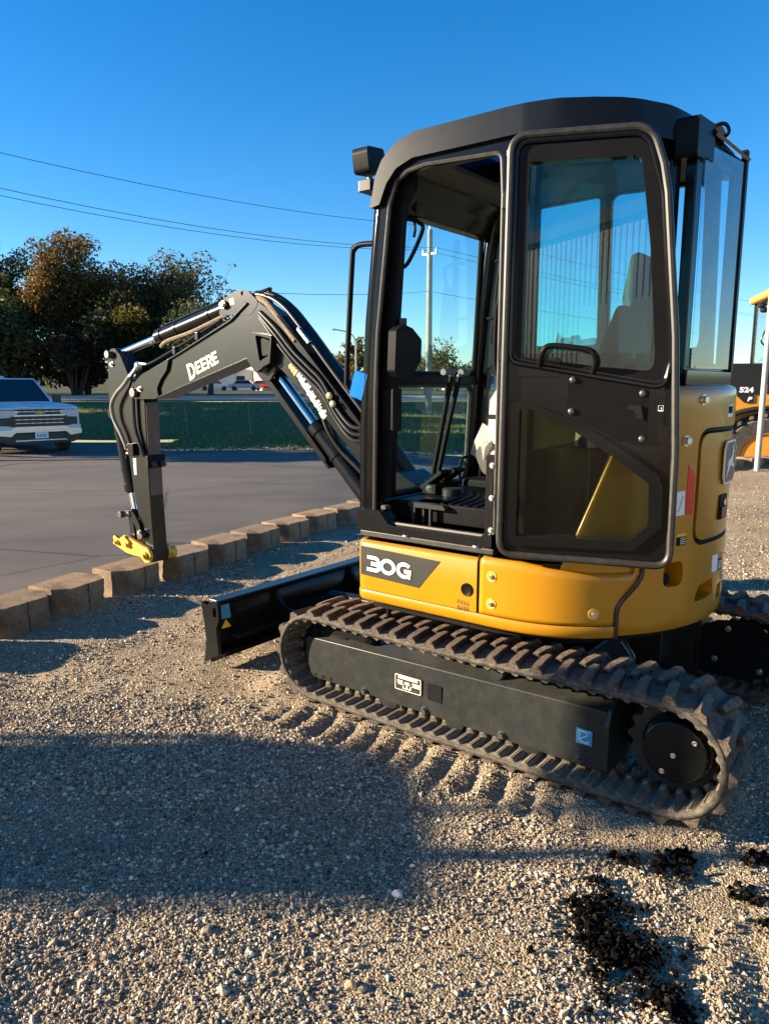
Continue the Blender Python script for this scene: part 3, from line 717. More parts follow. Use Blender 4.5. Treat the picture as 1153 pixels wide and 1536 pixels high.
# ------------------------------------------------------------------ grass blades on the verge (one mass)
n = 34000; gx = RNG.uniform(-17, 16, n); gy = 19.75 + RNG.random(n) ** 1.5 * 14; gz = verge_h(gx, gy)
gk = ~((gx < -6.2) & (gy < 22.5)); gx, gy, gz = gx[gk], gy[gk], gz[gk]; n = len(gx)
hh = RNG.uniform(.05, .15, n); an = RNG.uniform(0, pi, n); le = RNG.uniform(-.06, .06, (n, 2))
V = np.stack([np.stack([gx - np.cos(an) * .018, gy - np.sin(an) * .018, gz], -1), np.stack([gx + np.cos(an) * .018, gy + np.sin(an) * .018, gz], -1), np.stack([gx + le[:, 0], gy + le[:, 1], gz + hh], -1)], 1).reshape(-1, 3)
me = bpy.data.meshes.new('grass'); me.from_pydata(V, [], np.arange(3 * n).reshape(-1, 3)); me.update()
gp = np.array([(.115, .165, .045), (.16, .19, .065), (.23, .225, .09), (.32, .28, .14)]); col = gp[RNG.choice(4, n, p=[.4, .3, .2, .1])]
at = me.attributes.new('tint', 'FLOAT_COLOR', 'POINT'); at.data.foreach_set('color', np.repeat(np.concatenate([col, np.ones((n, 1))], 1), 3, 0).astype(np.float32).ravel())
tag(put('grass', me, 'leaf'), kind='stuff')
# bare stony edge between road and grass
p = np.stack([RNG.uniform(-6, 5, 2500), 19.7 + RNG.normal(0, .16, 2500), np.zeros(2500)], -1); p[:, 2] = verge_h(p[:, 0], np.maximum(p[:, 1], 19.6)) + .005
pebbles('verge_stones', p, RNG.lognormal(math.log(.022), .4, len(p)), octa(), 'pebble')

# ------------------------------------------------------------------ wire fence on the verge
MT['post'] = paint('weathered_post', (.17, .16, .14), .8, vary=.3)
MT['wire'] = paint('fence_wire', (.16, .16, .155), .5, metal=.5)
fe = thing('wire_fence', 'low wire mesh fence with thin leaning posts along the grass bank', 'fence')
rg = random.Random(2); fp_ = []
for k, px in enumerate(range(-16, 18, 2)):
    x = px + rg.uniform(-.3, .3); y = 22.6; z = float(verge_h(np.array([x * 1.]), np.array([y * 1.]))[0]); fp_.append((x, y, z))
    MB().tube([(x, y, z - .1), (x - .08 + rg.uniform(-.03, .03), y, z + 1.02)], .024, 6).build('fence_post', 'post', fe)
for k in range(7):
    MB().tube([(x - .08 * k / 6, y - .02, z + .05 + .15 * k) for x, y, z in fp_], .0045, 4).build('fence_wire', 'wire', fe)
vw = MB(); x = -16
while x < 16.5: vw.tube([(x, 22.59, -.02), (x, 22.59, .9)], .003, 3); x += .3
tag(vw.build('mesh_wires', 'wire', fe), kind='stuff')

# ------------------------------------------------------------------ power line
MT['wood'] = paint('weathered_pole_wood', (.30, .25, .20), .85, vary=.2, scale=3)
MT['cable'] = paint('power_cable', (.035, .035, .04), .6)
LD = Vector((11.15, 11.5, 0)); PB = Vector((1.76, 30, 0))
def pole(base, label, g='utility poles of the power line'):
    t = thing('utility_pole', label, 'utility pole', base, 0, g)
    MB().tube([(0, 0, -.3), (0, 0, 7.05)], [.135, .10], 12).build('pole_shaft', 'wood', t)
    d = Vector((-LD.y, LD.x, 0)).normalized()
    for z in (6.15,):
        a, b = d * -.34, d * .34; MB().tube([(a.x, a.y, z), (b.x, b.y, z)], .045, 6).build('cross_arm', 'steel', t)
        for e in (a, b): MB().lathe([(.05, 0), (.06, .05), (.03, .09), (.05, .13), (.02, .18)], (e.x, e.y, z + .04), 'z', 10).build('insulator', 'white', t)
    MB().lathe([(.05, 0), (.06, .05), (.03, .09), (.05, .13), (.02, .18)], (0, 0, 7.05), 'z', 10).build('insulator', 'white', t)
    return d
poles = [PB - LD * 1.13, PB, PB + LD * 3.4, PB + LD * 8]
for i, b in enumerate(poles):
    z = float(verge_h(np.array([b.x]), np.array([b.y]))[0]) if 20 < b.y < 36 else (-.1 if b.y < 20 else .8); b.z = z
    dcross = pole(b, ['wooden utility pole of the line, left of the view', 'wooden utility pole seen through the windscreen', 'far wooden utility pole hidden behind the machine', 'farthest wooden utility pole behind the loader'][i])
for nm, z, off, sag in (('top', 7.2, 0, .35), ('left', 6.35, -.34, .45), ('right', 6.35, .34, .45), ('neutral', 4.75, .0, .5)):
    pts = []
    for i in range(3):
        a = poles[i] + dcross * off + Vector((0, 0, z if i != 0 else z - .05)); b = poles[i + 1] + dcross * off + Vector((0, 0, z))
        for k in range(12): t = k / 12; pts.append(a.lerp(b, t) - Vector((0, 0, sag * (1 if i < 2 else 2) * 4 * t * (1 - t))))
    pts.append(poles[3] + dcross * off + Vector((0, 0, z)))
    o = MB().tube(pts, .008, 5).build('power_cable', 'cable')
    tag(o, {'top': 'topmost black power cable crossing the sky', 'left': 'upper cable of the close pair crossing the sky', 'right': 'lower cable of the close pair crossing the sky', 'neutral': 'lowest single cable passing just above the boom elbow'}[nm], 'power cable', 'cables of the power line')
sl = thing('street_lamp', 'grey curved-arm street lamp far away, between grab handle and cab', 'street lamp', (-2.35, 62, .8))
MB().tube([(0, 0, 0), (0, 0, 4.3)], [.09, .06], 8).build('lamp_post', 'steel', sl)
MB().tube(smoothpath([(0, 0, 4.2), (-.25, 0, 4.75), (-.8, 0, 5.05), (-1.6, 0, 5.2)], 4), .05, 6).build('lamp_arm', 'steel', sl)
MB().box(-1.95, -1.5, -.1, .1, 5.15, 5.27).build('lamp_head', 'steel', sl, bevel=.03)

# ------------------------------------------------------------------ far buildings and vehicles
MT['cream_wall'] = paint('cream_siding', (.62, .53, .36), .8, vary=.06)
MT['white_wall'] = paint('white_siding', (.60, .60, .58), .8, vary=.06)
MT['roofing'] = paint('grey_roofing', (.16, .15, .15), .8)
MT['pane'] = paint('dark_pane', (.03, .035, .045), .1)
def building(x, y, w, d, h, rz, label, wallm, flat=True, name='building'):
    t = thing(name, label, 'building', (x, y, .7), rz)
    MB().box(-w / 2, w / 2, -d / 2, d / 2, 0, h).build('wall', wallm, t)
    MB().box(-w / 2 - .3, w / 2 + .3, -d / 2 - .3, d / 2 + .3, h, h + .35).build('roof', 'roofing' if not flat else 'white_wall', t)
    k = max(2, int(w / 4))
    for i in range(k):
        cx = -w / 2 + (i + .5) * w / k; fr_ = MB().box(cx - .8, cx + .8, -d / 2 - .06, -d / 2, 1.0, 2.4).build('window', 'white_wall', t); MB().box(cx - .68, cx + .68, -d / 2 - .08, -d / 2 - .055, 1.1, 2.3).build('pane', 'pane', fr_)
    return t
building(-15.5, 118, 9, 8, 3.2, radians(20), 'cream and white low building seen under the boom cylinder', 'cream_wall')
building(-27, 122, 12, 6, 3.0, radians(4), 'white long low building seen under the boom', 'white_wall')
building(3.4, 104, 6.5, 8, 3.6, radians(8), 'cream shed seen through the lower windscreen left of the pole', 'cream_wall', False)
building(14, 120, 9, 8, 3.4, 0, 'white shop seen through the lower windscreen right of the pole', 'white_wall')
def far_car(x, y, rz, col, label):
    t = thing('parked_car', label, 'car', (x, y, .8), rz, 'parked cars far beyond the road')
    m = paint('car_paint_%d' % int(x * 10), col, .2, coat=.5)
    MB().prism(rpoly([(-2.2, .35), (-2.2, .85), (-1.5, .95), (-1.0, 1.45), (.7, 1.48), (1.3, .98), (2.2, .85), (2.2, .35)], .15), -.88, .88).build('body', m, t, bevel=.06)
    MB().prism(rpoly([(-1.35, .98), (-.95, 1.38), (.65, 1.40), (1.12, .98)], .08), -.89, .89).build('side_window', 'pane', t)
    for sx in (-1.35, 1.35):
        for sy in (-.9, .7): MB().cyl((sx, sy, .33), (sx, sy + .2, .33), .33, 16).build('wheel', 'rubber', t)
for x, y, rz, col, lab in ((-24.5, 108, .3, (.65, .65, .65), 'white parked car far off under the boom, near the trunk'), (-19.8, 106, .1, (.5, .5, .52), 'silver parked car far off left of the boom cylinder'), (-17.2, 108, -.2, (.45, .06, .05), 'red parked car far off behind the boom cylinder'), (6.6, 92, .2, (.6, .62, .65), 'pale parked car in the lower windscreen by the pole'), (10.3, 94, -.1, (.12, .2, .3), 'blue parked car in the lower windscreen right of the pole')):
    far_car(x, y, rz, col, lab)
tk = thing('box_truck', 'white box truck parked far away under the boom', 'truck', (-30.5, 104, .8), .15)
MB().box(-3.2, 1.4, -1.2, 1.2, .7, 3.0).build('cargo_box', 'white_wall', tk, bevel=.05); MB().prism(rpoly([(1.45, .5), (1.45, 2.2), (2.4, 2.2), (3.0, 1.3), (3.2, .5)], .1), -1.1, 1.1).build('truck_cab', 'white_wall', tk, bevel=.05)
MB().prism(rpoly([(1.7, 1.35), (1.7, 2.05), (2.3, 2.05), (2.75, 1.35)], .05), -1.12, 1.12).build('cab_window', 'pane', tk)
for sx in (-2.2, 2.3): MB().cyl((sx, -1.15, .45), (sx, 1.15, .45), .45, 16).build('wheel', 'rubber', tk)

# warehouse behind the standpoint, mirrored in the cab glass
MT['ribbed'] = paint('beige_ribbed_metal', (.38, .35, .31), .5, vary=.06)
wh = thing('warehouse', 'beige ribbed metal warehouse mirrored in the cab door glass', 'building', (1.0, -9.0, 0), atan2(-12, -21))
rib = []; x = 0.0
while x < 34: rib += [(x, 0), (x + .12, 0), (x + .135, .02), (x + .165, .02), (x + .18, 0)]; x += .20
MB().prism([(a - 4, b * -1) for a, b in rib] + [(30, 9), (-4, 9)], .9, 5.2, 'xy').build('wall', 'ribbed', wh)
MB().box(-4.1, 30.1, -.08, 9, 0, .9).build('base_wall', MT['block'], wh); MB().box(-4.2, 30.2, -.2, 9.1, 5.2, 5.5).build('roof', 'roofing', wh)
for cx in (6, 16): MB().box(cx - 1.5, cx + 1.5, -.12, -.03, .0, 3.4).build('loading_door', 'white_wall', wh)
for cx in (3.2, 3.9, 8.4, 9.1):
    q = wh.matrix_basis @ Vector((cx, -1.2, 0)); rz = atan2(-12, -21)
    b = MB().cyl((0, 0, 0), (0, 0, 1.1), .09, 14).ball((0, 0, 1.1), (.09, .09, .06), 12).build('bollard', 'gold'); b.location = (1 + cos(rz) * cx + sin(rz) * 1.2, -9 + sin(rz) * cx - cos(rz) * 1.2, 0)
    tag(b, 'yellow steel bollard in front of the warehouse, mirrored in the glass', 'bollard', 'bollards by the warehouse')
# ------------------------------------------------------------------ the compact excavator
EX_O = Vector((0.909, 3.335, 0)); EX_A = radians(142.4)
EX = thing('excavator', 'yellow and black compact excavator with its glazed cab door swung fully open', 'excavator', EX_O, EX_A)
def ex2w(p):
    x, y, z = p
    return Vector((EX_O.x + cos(EX_A) * x - sin(EX_A) * y, EX_O.y + sin(EX_A) * x + cos(EX_A) * y, z))
IDT = Matrix.Identity(4)
SIDE = basis((-1, 0, 0), (0, 0, 1), (0, 0, 0))        # reading frame of the side towards the camera
def side(x, y, z, ang=0.0):
    return basis((-cos(ang), 0, sin(ang)), (sin(ang), 0, cos(ang)), (x, y, z))
SC = 0.175                                            # swing centre
def onR(a, z, R): return (SC + R * cos(radians(a)), R * sin(radians(a)), z)
def tangent(a, z, R, ang=0):
    t = radians(a); X = Vector((-sin(t), cos(t), 0)); Z = Vector((0, 0, 1))
    return basis(X * cos(ang) + Z * sin(ang), Z * cos(ang) - X * sin(ang), onR(a, z, R))

def bolt(parent, p, axis=(0, 1, 0), r=0.012, m='steel', h=0.008, name='bolt', washer=True):
    a = Vector(axis).normalized(); p = Vector(p); mb = MB()
    if washer: mb.cyl(p, p + a * 0.003, r * 1.45, 14)
    mb.cyl(p + a * 0.002, p + a * (0.003 + h), r, 6)
    return mb.build(name, m, parent, smooth=20)

# ---- undercarriage: tracks
FC = (0.993, 0.232); RC = (-0.642, 0.245); RI = 0.183; TH = 0.024
def loop_path(n=400):
    fc, rc = Vector((FC[0], 0, FC[1])), Vector((RC[0], 0, RC[1])); P = []
    for k in range(40):                                # top run, rear to front, a little slack
        t = k / 40; P.append(rc.lerp(fc, t) + Vector((0, 0, RI - 0.010 * sin(pi * t) ** 2)))
    for k in range(20): a = pi / 2 - pi * k / 20; P.append(fc + Vector((cos(a), 0, sin(a))) * RI)
    for k in range(40): t = k / 40; P.append(fc.lerp(rc, t) + Vector((0, 0, -RI - 0.004 * sin(pi * t))))
    for k in range(20): a = -pi / 2 - pi * k / 20; P.append(rc + Vector((cos(a), 0, sin(a))) * RI)
    L = [0]
    for i in range(len(P)): L.append(L[-1] + (P[(i + 1) % len(P)] - P[i]).length)
    tot = L[-1]; out = []; i = 0
    for k in range(n):
        s = tot * k / n
        while L[i + 1] < s: i += 1
        t = (s - L[i]) / (L[i + 1] - L[i]); out.append(P[i].lerp(P[(i + 1) % len(P)], t))
    return out, tot
LP, LTOT = loop_path()
def loop_at(u):
    n = len(LP); f = (u % 1) * n; i = int(f); t = f - i
    p = LP[i].lerp(LP[(i + 1) % n], t)
    tg = (LP[(i + 2) % n] - LP[i - 1]).normalized()
    nr = Vector((-tg.z, 0, tg.x))                      # outwards: left of the clockwise travel
    return p, tg, nr
def belt_mesh(yc):
    rows = []
    for k in range(160):
        p, t, nr = loop_at(k / 160); o = p + nr * TH
        rows.append([(p.x, yc - .15, p.z), (p.x, yc + .15, p.z), (p.x + nr.x * .008, yc + .157, p.z + nr.z * .008),
                     (p.x + nr.x * .016, yc + .157, p.z + nr.z * .016), (o.x, yc + .15, o.z), (o.x, yc - .15, o.z)])
    rows.append(rows[0]); return MB().grid(rows, closed=True)
def lug_mesh(y0, y1, sl):
    """tread bar from the belt's edge y0 to y1 (y0 is the outer end), leaning by sl along the belt"""
    mb = MB(); v = []
    for y, dt, w0, w1, h in ((y0, 0, .031, .0115, .026), ((y0 * .86 + y1 * .14), sl * .1, .0225, .0145, .0275), ((y0 * .3 + y1 * .7), sl * .8, .020, .0145, .027), (y1, sl, .017, .011, .022)):
        v.append([(dt - w0, y, 0), (dt - w1 - .003, y, h * .8), (dt - w1, y, h), (dt + w1, y, h), (dt + w1 + .003, y, h * .8), (dt + w0, y, 0)])
    mb.grid(v, closed=True); n = len(v) - 1
    mb.f.append((0, 1, 2, 3, 4, 5)); mb.f.append(tuple(n * 6 + k for k in (5, 4, 3, 2, 1, 0)))
    return mb.mesh('tread_lug', smooth=8)
def rib_mesh(yc):
    mb = MB()
    for y0, y1 in ((yc - .135, yc - .045), (yc + .045, yc + .146)):
        mb.add([(-.021, y0, 0), (.021, y0, 0), (.021, y1, 0), (-.021, y1, 0), (-.010, y0, -.011), (.010, y0, -.011), (.010, y1, -.008), (-.010, y1, -.008)],
               [(0, 1, 2, 3), (4, 5, 6, 7), (0, 1, 5, 4), (1, 2, 6, 5), (2, 3, 7, 6), (3, 0, 4, 7)])
        for d in (-.006, .001): mb.box(d, d + .004, y0 + .01, y1 - .004, -.0135, -.009)
    for y0, y1 in ((yc - .045, yc - .022), (yc + .022, yc + .045)):
        mb.add([(-.02, y0, 0), (.02, y0, 0), (.02, y1, 0), (-.02, y1, 0), (-.011, y0, -.034), (.011, y0, -.034), (.011, y1, -.034), (-.011, y1, -.034)],
               [(0, 1, 2, 3), (4, 5, 6, 7), (0, 1, 5, 4), (1, 2, 6, 5), (2, 3, 7, 6), (3, 0, 4, 7)])
    return mb.mesh('inner_rib', smooth=8)
NL, NR = 46, 72
for sg in (1, -1):
    yc = .625 * sg
    tr = belt_mesh(yc).build('rubber_track', 'rubber', EX, smooth=50)
    lo = lug_mesh(yc + .152 * sg, yc - .012 * sg, .020); li = lug_mesh(yc - .152 * sg, yc + .012 * sg, .020); rb = rib_mesh(yc)
    lo.materials.append(MT['lug']); li.materials.append(MT['lug']); rb.materials.append(MT['ribs'])
    for n, me, off, base in ((NL, lo, 0.0, TH - .001), (NL, li, 0.5, TH - .001), (NR, rb, .25, .001)):
        for k in range(n):
            p, t, nr = loop_at((k + off) / n)
            M = Matrix.Identity(4)
            for i in range(3): M[i][0] = t[i]; M[i][1] = (0, 1, 0)[i]; M[i][2] = nr[i]; M[i][3] = (p + nr * base)[i]
            put(me.name.split('.')[0], me, None, tr, M)
    # track frame between the runs
    yo, yi = .70 * sg, .49 * sg
    mb = MB()
    A = [(1.093, .156), (1.045, .100), (-.41, .088), (-.41, .312), (-.41, .325), (1.080, .299), (1.093, .288)]
    B = [(1.07, .16), (1.03, .105), (-.41, .09), (-.41, .34), (-.41, .380), (1.04, .358), (1.07, .34)]
    ys = [yo] * 4 + [yo - .008 * sg] * 2 + [yo]
    mb.grid([[(x, ys[i], z) for i, (x, z) in enumerate(A)], [(x, yi, z) for x, z in B]], closed=True)
    mb.f.append(tuple(range(7))); mb.f.append(tuple(range(13, 6, -1)))
    fr = mb.build('track_frame', 'frame', EX, bevel=.006)
    ep = MB(); pl = rpoly([(.70 * sg, .085), (.715 * sg, .10), (.715 * sg, .28), (.69 * sg, .335), (.50 * sg, .40), (.48 * sg, .40), (.48 * sg, .085)], .02)
    ep.prism(pl, -.428, -.412, 'yz').build('end_plate', 'frame', fr, bevel=.002)
    for x in (.724, .389, .013, -.316): bolt(fr, (x, yo, .112), (0, sg, 0), .013, 'pin', .012)
    for x in (1.031, .981, .932): MB().cyl((x, yo - .001 * sg, .117), (x, yo + .0015 * sg, .117), .009, 12).build('bolt_hole', 'dark', fr)
    MB().prism(rpoly([(.303, .165), (.374, .165), (.374, .240), (.303, .240)], .006), yo - .001 * sg, yo + .0015 * sg).build('access_hole', 'dark', fr)
    sp = MB(); sp.prism(rpoly([(.70, .60 * sg), (1.04, .60 * sg), (1.04, .665 * sg), (.74, .675 * sg), (.70, .66 * sg)], .02), .33, .372, 'xy')
    sp.build('slide_pad', 'plastic', fr, bevel=.006)
    if sg > 0:
        dp = MB().prism(rpoly([(.405, .170), (.550, .170), (.550, .246), (.405, .246)], .006), yo, yo + .002).build('data_plate', 'badge', fr)
        fm = MB(); o_ = rpoly([(.408, .173), (.547, .173), (.547, .243), (.408, .243)], .006); i_ = rpoly([(.4105, .1755), (.5445, .1755), (.5445, .2405), (.4105, .2405)], .005)
        fm.prism(o_, yo + .0022, yo + .003, 'xz', [i_])
        for k in range(3): fm.box(.425, .53, yo + .0022, yo + .003, .226 + k * .0045, .2285 + k * .0045)
        for x0, x1, z0 in ((.505, .535, .214), (.505, .535, .206), (.47, .495, .212), (.415, .455, .214), (.415, .452, .207), (.415, .455, .200), (.505, .53, .199), (.465, .498, .204), (.46, .465, .184), (.5, .505, .184), (.46, .505, .1825), (.478, .487, .186)):
            fm.box(x0, x1, yo + .0022, yo + .003, z0, z0 + (.014 if x1 - x0 < .012 else .0035))
        fm.build('plate_print', 'cream', fr, smooth=0)
        bd = MB().prism([(-.362, .178), (-.300, .178), (-.300, .238), (-.362, .238)], yo, yo + .002).build('hose_sticker', 'bluedecal', fr)
        pr = MB()
        pr.tube(smoothpath([(-.318, yo + .0025, .226), (-.33, yo + .0025, .228), (-.344, yo + .0025, .218), (-.330, yo + .0025, .207), (-.318, yo + .0025, .198), (-.33, yo + .0025, .187), (-.35, yo + .0025, .193)]), .0016, 5)
        pr.tube([(-.312, yo + .0025, .228), (-.314, yo + .0025, .19), (-.335, yo + .0025, .183), (-.352, yo + .0025, .186)], .0012, 5)
        pr.box(-.356, -.306, yo + .002, yo + .003, .2305, .2325)
        pr.build('sticker_print', 'white', bd)
    # wheels inside the loop
    mb = MB(); mb.lathe([(.03, -.04), (.14, -.035), (.15, -.03), (.15, -.016), (.11, -.014), (.11, .014), (.15, .016), (.15, .03), (.14, .035), (.03, .04)], (FC[0], yc, FC[1]), seg=36)
    mb.build('idler_wheel', 'dark', EX)
    for x in (-.1, .25, .6):
        MB().lathe([(.02, -.06), (.05, -.055), (.05, -.02), (.03, -.018), (.03, .018), (.05, .02), (.05, .055), (.02, .06)], (x, yc, .10), seg=20).build('track_roller', 'frame', EX)
    mb = MB(); mb.lathe([(.012, -.03), (.034, -.03), (.036, .0), (.034, .02), (.028, .026), (.012, .026)], (.06, .645 * sg, .352), seg=20)
    mb.cyl((.06, .50 * sg, .352), (.06, .62 * sg, .352), .02).build('carrier_roller', 'frame', EX)
    sp = MB(); pr = []
    for k in range(64): a = 2 * pi * k / 64; r = .168 if k % 4 in (0, 1) else .150; pr.append((RC[0] + r * cos(a), RC[1] + r * sin(a)))
    sp.prism(pr, .605 * sg, .645 * sg).build('sprocket', 'frame', EX)
    dm = MB(); y0 = .60 * sg
    dm.lathe([(.118, .0), (.124, .02 * sg), (.124, .085 * sg), (.118, .095 * sg), (.112, .10 * sg), (.108, .13 * sg), (.103, .133 * sg), (.102, .131 * sg), (.0, .131 * sg)], (-.662, y0, .262), seg=48)
    dm = dm.build('drive_motor', 'black', EX, bevel=0)
    for a, r in ((40, .085), (-115, .085), (-100, .01)):
        p = (-.662 - r * cos(radians(a)), .733 * sg, .262 + r * sin(radians(a)))
        MB().lathe([(.0095, 0), (.0095, .002 * sg), (.006, .003 * sg), (.0, .001 * sg)], p, seg=14).build('plug', 'steel', dm)
    MB().prism(rpoly([(-.43, .12), (-.43, .36), (-.50, .39), (-.66, .41), (-.76, .33), (-.76, .19), (-.66, .12)], .03), .475 * sg, .495 * sg).build('motor_bracket', 'black', EX, bevel=.004)
    br = EX.children[-1]
    for x, z in ((-.60, .385), (-.655, .388), (-.70, .365), (-.52, .375), (-.74, .22), (-.47, .17)):
        bolt(br, (x, .498 * sg, z), (0, sg, 0), .010, 'steel', .01)
    for x, z in ((-.55, .36), (-.5, .2), (-.7, .18)):
        bolt(br, (x, .473 * sg, z), (0, -sg, 0), .010, 'steel', .01)

mb = MB(); mb.box(-.15, .52, -.47, .47, .17, .36); mb.box(-.3, -.15, -.47, -.30, .18, .34); mb.box(-.3, -.15, .30, .47, .18, .34); mb.box(.52, .8, -.47, -.32, .18, .34); mb.box(.52, .8, .32, .47, .18, .34)
mb.build('undercarriage_frame', 'frame', EX, bevel=.012)
MB().lathe([(.30, .36), (.34, .38), (.34, .46), (.31, .48), (.31, .53)], (SC, 0, 0), 'z', 40).build('swing_bearing', 'dark', EX)
mb = MB(); mb.prism([(SC + .68 * cos(2 * pi * k / 48), .66 * sin(2 * pi * k / 48)) for k in range(48)], .515, .55, 'xy'); mb.box(.2, .70, -.55, .66, .515, .55)
mb.build('deck_plate', 'dark', EX)
MB().cyl((.66, .60, .45), (.66, .60, .54), .012, 10).build('drain_pipe', 'plastic', EX)
MB().tube(smoothpath([(-.35, .40, .50), (-.40, .42, .44), (-.33, .45, .42), (-.25, .44, .45)]), .012, 8).build('drain_hose', 'hose', EX)

# ---- dozer blade
bl = MB(); pf = [(1.735, .372), (1.705, .33), (1.690, .25), (1.695, .16), (1.715, .08), (1.745, .03)]
poly = [(x + .012, z) for x, z in pf] + [(x - .012, z) for x, z in reversed(pf)]
bl.prism(poly, -.755, .755); bl = bl.build('dozer_blade', 'black', EX, bevel=.002)
MB().box(1.655, 1.745, -.755, .755, .364, .384).build('top_rail', 'black', bl, bevel=.006)
EPL = rpoly([(1.784, .365), (1.65, .387), (1.645, .29), (1.668, .234), (1.656, .09), (1.775, .028), (1.752, .163), (1.765, .256)], [.004, .008, .02, .02, .008, .004, .03, .03])
SLOT = rpoly([(1.662, .352), (1.690, .346), (1.690, .293), (1.662, .300)], .013)
for y in (.755, -.777): MB().prism(EPL, y, y + .022, 'xz', [SLOT]).build('end_plate', 'boomgrey', bl, bevel=.002)
for y in (.33, -.33):
    g = rpoly([(1.70, .355), (1.672, .345), (1.62, .27), (1.48, .235), (1.05, .245), (1.0, .20), (1.05, .15), (1.5, .14), (1.70, .10)], [0, .02, .06, .05, .02, .03, .02, .02, 0])
    MB().prism(g, y - .012, y + .012).build('push_arm', 'black', bl, bevel=.003)
    MB().box(1.0, 1.62, y - .045, y + .045, .15, .225).build('arm_beam', 'black', bl, bevel=.008)
MB().box(1.59, 1.70, -.70, .70, .175, .195).build('stiffener_rib', 'black', bl, bevel=.004)
MB().box(1.64, 1.71, -.74, .74, .075, .105).build('lower_rail', 'black', bl, bevel=.006)
MB().cyl((1.55, 0, .26), (.62, 0, .30), .035, 16).build('blade_cylinder', 'black', bl)
st = basis((0, -1, 0), (0, 0, 1), (1.669, .705, .30))
MB().prism([(-.035, -.02), (.03, -.025), (.02, .055), (-.04, .055)], 0, .003, 'xy', M=st).build('blue_sticker', 'bluedecal', bl)
MB().prism([(-.035, -.072), (.03, -.075), (-.005, -.028)], 0, .003, 'xy', M=st).build('warning_triangle', 'gold', bl)
MB().box(1.669, 1.70, .64, .745, .22, .36).build('sticker_backing', 'black', bl)

# ---- yellow lower body
def side_path():
    P = [(.765, y) for y in np.linspace(-.45, .63, 8)]
    for k in range(1, 9): a = radians(90 * k / 8); P.append((.700 + .065 * cos(a), .655 + .065 * sin(a)))
    return P
def off_path(P, d):
    out = []
    for i, p in enumerate(P):
        a = Vector(P[max(0, i - 1)]); b = Vector(P[min(len(P) - 1, i + 1)]); t = (b - a).normalized(); n = Vector((t.y, -t.x))
        out.append((p[0] + n.x * d, p[1] + n.y * d))
    return out
def wall(P, prof, name, m, parent, bevel=0):
    """panel along the plan path P; prof = closed section as (outward offset, z)"""
    rows = []
    for i in range(len(prof)): rows.append([(x, y, prof[i][1]) for x, y in off_path(P, prof[i][0])])
    mb = MB(); n = len(P); k = len(prof); mb.v = [p for r in rows for p in r]
    for i in range(k):
        j = (i + 1) % k
        for c in range(n - 1): mb.f.append((i * n + c, i * n + c + 1, j * n + c + 1, j * n + c))
    mb.f.append(tuple(i * n for i in range(k))); mb.f.append(tuple(i * n + n - 1 for i in reversed(range(k))))
    return mb.build(name, m, parent, smooth=40, bevel=bevel)
PP = side_path()
FP = PP + [(x, .720) for x in np.linspace(.66, .1315, 10)]
fp = wall(FP, [(-.03, .607), (0, .607), (0.001, .70), (0, .812), (-.004, .820), (-.013, .826), (-.03, .826)], 'front_panel', 'yellow', EX)
def side_curve(n=16):
    """plan of the side from the straight part into the tail circle"""
    A, B = Vector((.08, .720)), Vector(onR(132, 0, .769)[:2]); c1 = A + Vector((-.20, 0)); c2 = B + Vector((.743, .669)) * .16; out = []
    for k in range(n + 1):
        t = k / n; out.append(tuple((1 - t) ** 3 * A + 3 * t * (1 - t) ** 2 * c1 + 3 * t * t * (1 - t) * c2 + t ** 3 * B))
    return out
SCV = side_curve()
sk = wall(FP + SCV + [onR(a, 0, .769)[:2] for a in (133, 134, 134.6)],
          [(-.04, .558), (-.016, .553), (-.006, .556), (.001, .566), (.003, .580), (.003, .598), (0, .6035), (-.04, .6035)], 'lower_skirt', 'yellow', EX)
def seam_a(z): t = min(1, max(0, (z - .66) / .15)); t = t * t * (3 - 2 * t); return 135.1 + 7.2 * t
rows = []
Z = [.6075, .62, .66, .69, .72, .75, .775, .79, .800, .806, .808]
INS = [0, 0, 0, 0, 0, 0, 0, .001, .005, .012, .03]
for i, z in enumerate(Z):
    hi = z + (.025 - .0 if z > .79 else 0)
    ae = seam_a(z) - .55; r = []
    pl_ = [(.118, .720), (.10, .720)] + SCV + [onR(a, 0, .769)[:2] for a in np.linspace(132, ae, 5)[1:]]
    n_ = len(pl_)
    for k, (x, y) in enumerate(off_path(pl_, -INS[i])):
        tt = max(0, (k - 6) / (n_ - 7)); r.append((x, y, z + .028 * (z - .6) / .2 * max(0, 1 - 1.6 * tt)))
    rows.append(r)
sp = MB().grid(rows); sp = sp.build('side_panel', 'yellow', EX, smooth=60, recalc=True)
so = sp.modifiers.new('thick', 'SOLIDIFY'); so.thickness = .02; so.offset = -1
def cup_bolt(parent, M, r=.022):
    MB().lathe([(r, 0), (r * .98, .001), (r * .78, -.0003), (.0, -.0003)], (0, 0, .0012), 'z', 22, M=M).build('bolt_cup', 'couple', parent)
    mb = MB(); mb.cyl((0, 0, .001), (0, 0, .004), r * .55, 16, M=M); mb.cyl((0, 0, .004), (0, 0, .012), r * .36, 6, M=M); mb.build('bolt', 'steel', parent, smooth=20)
cup_bolt(sp, side(.066, .7203, .765)); cup_bolt(sp, side(.066, .7203, .655)); cup_bolt(sp, tangent(128.6, .654, .7705))
MB().box(.1205, .1300, .700, .716, .607, .84).build('panel_gap', 'dark', EX)
MB().tube(smoothpath([onR(seam_a(z) + .15, z, .766) for z in (.556, .60, .64, .66, .68, .70, .72, .74, .76, .78, .80, .83)], 3), .0105, 8).build('seam_seal', 'hose', EX)

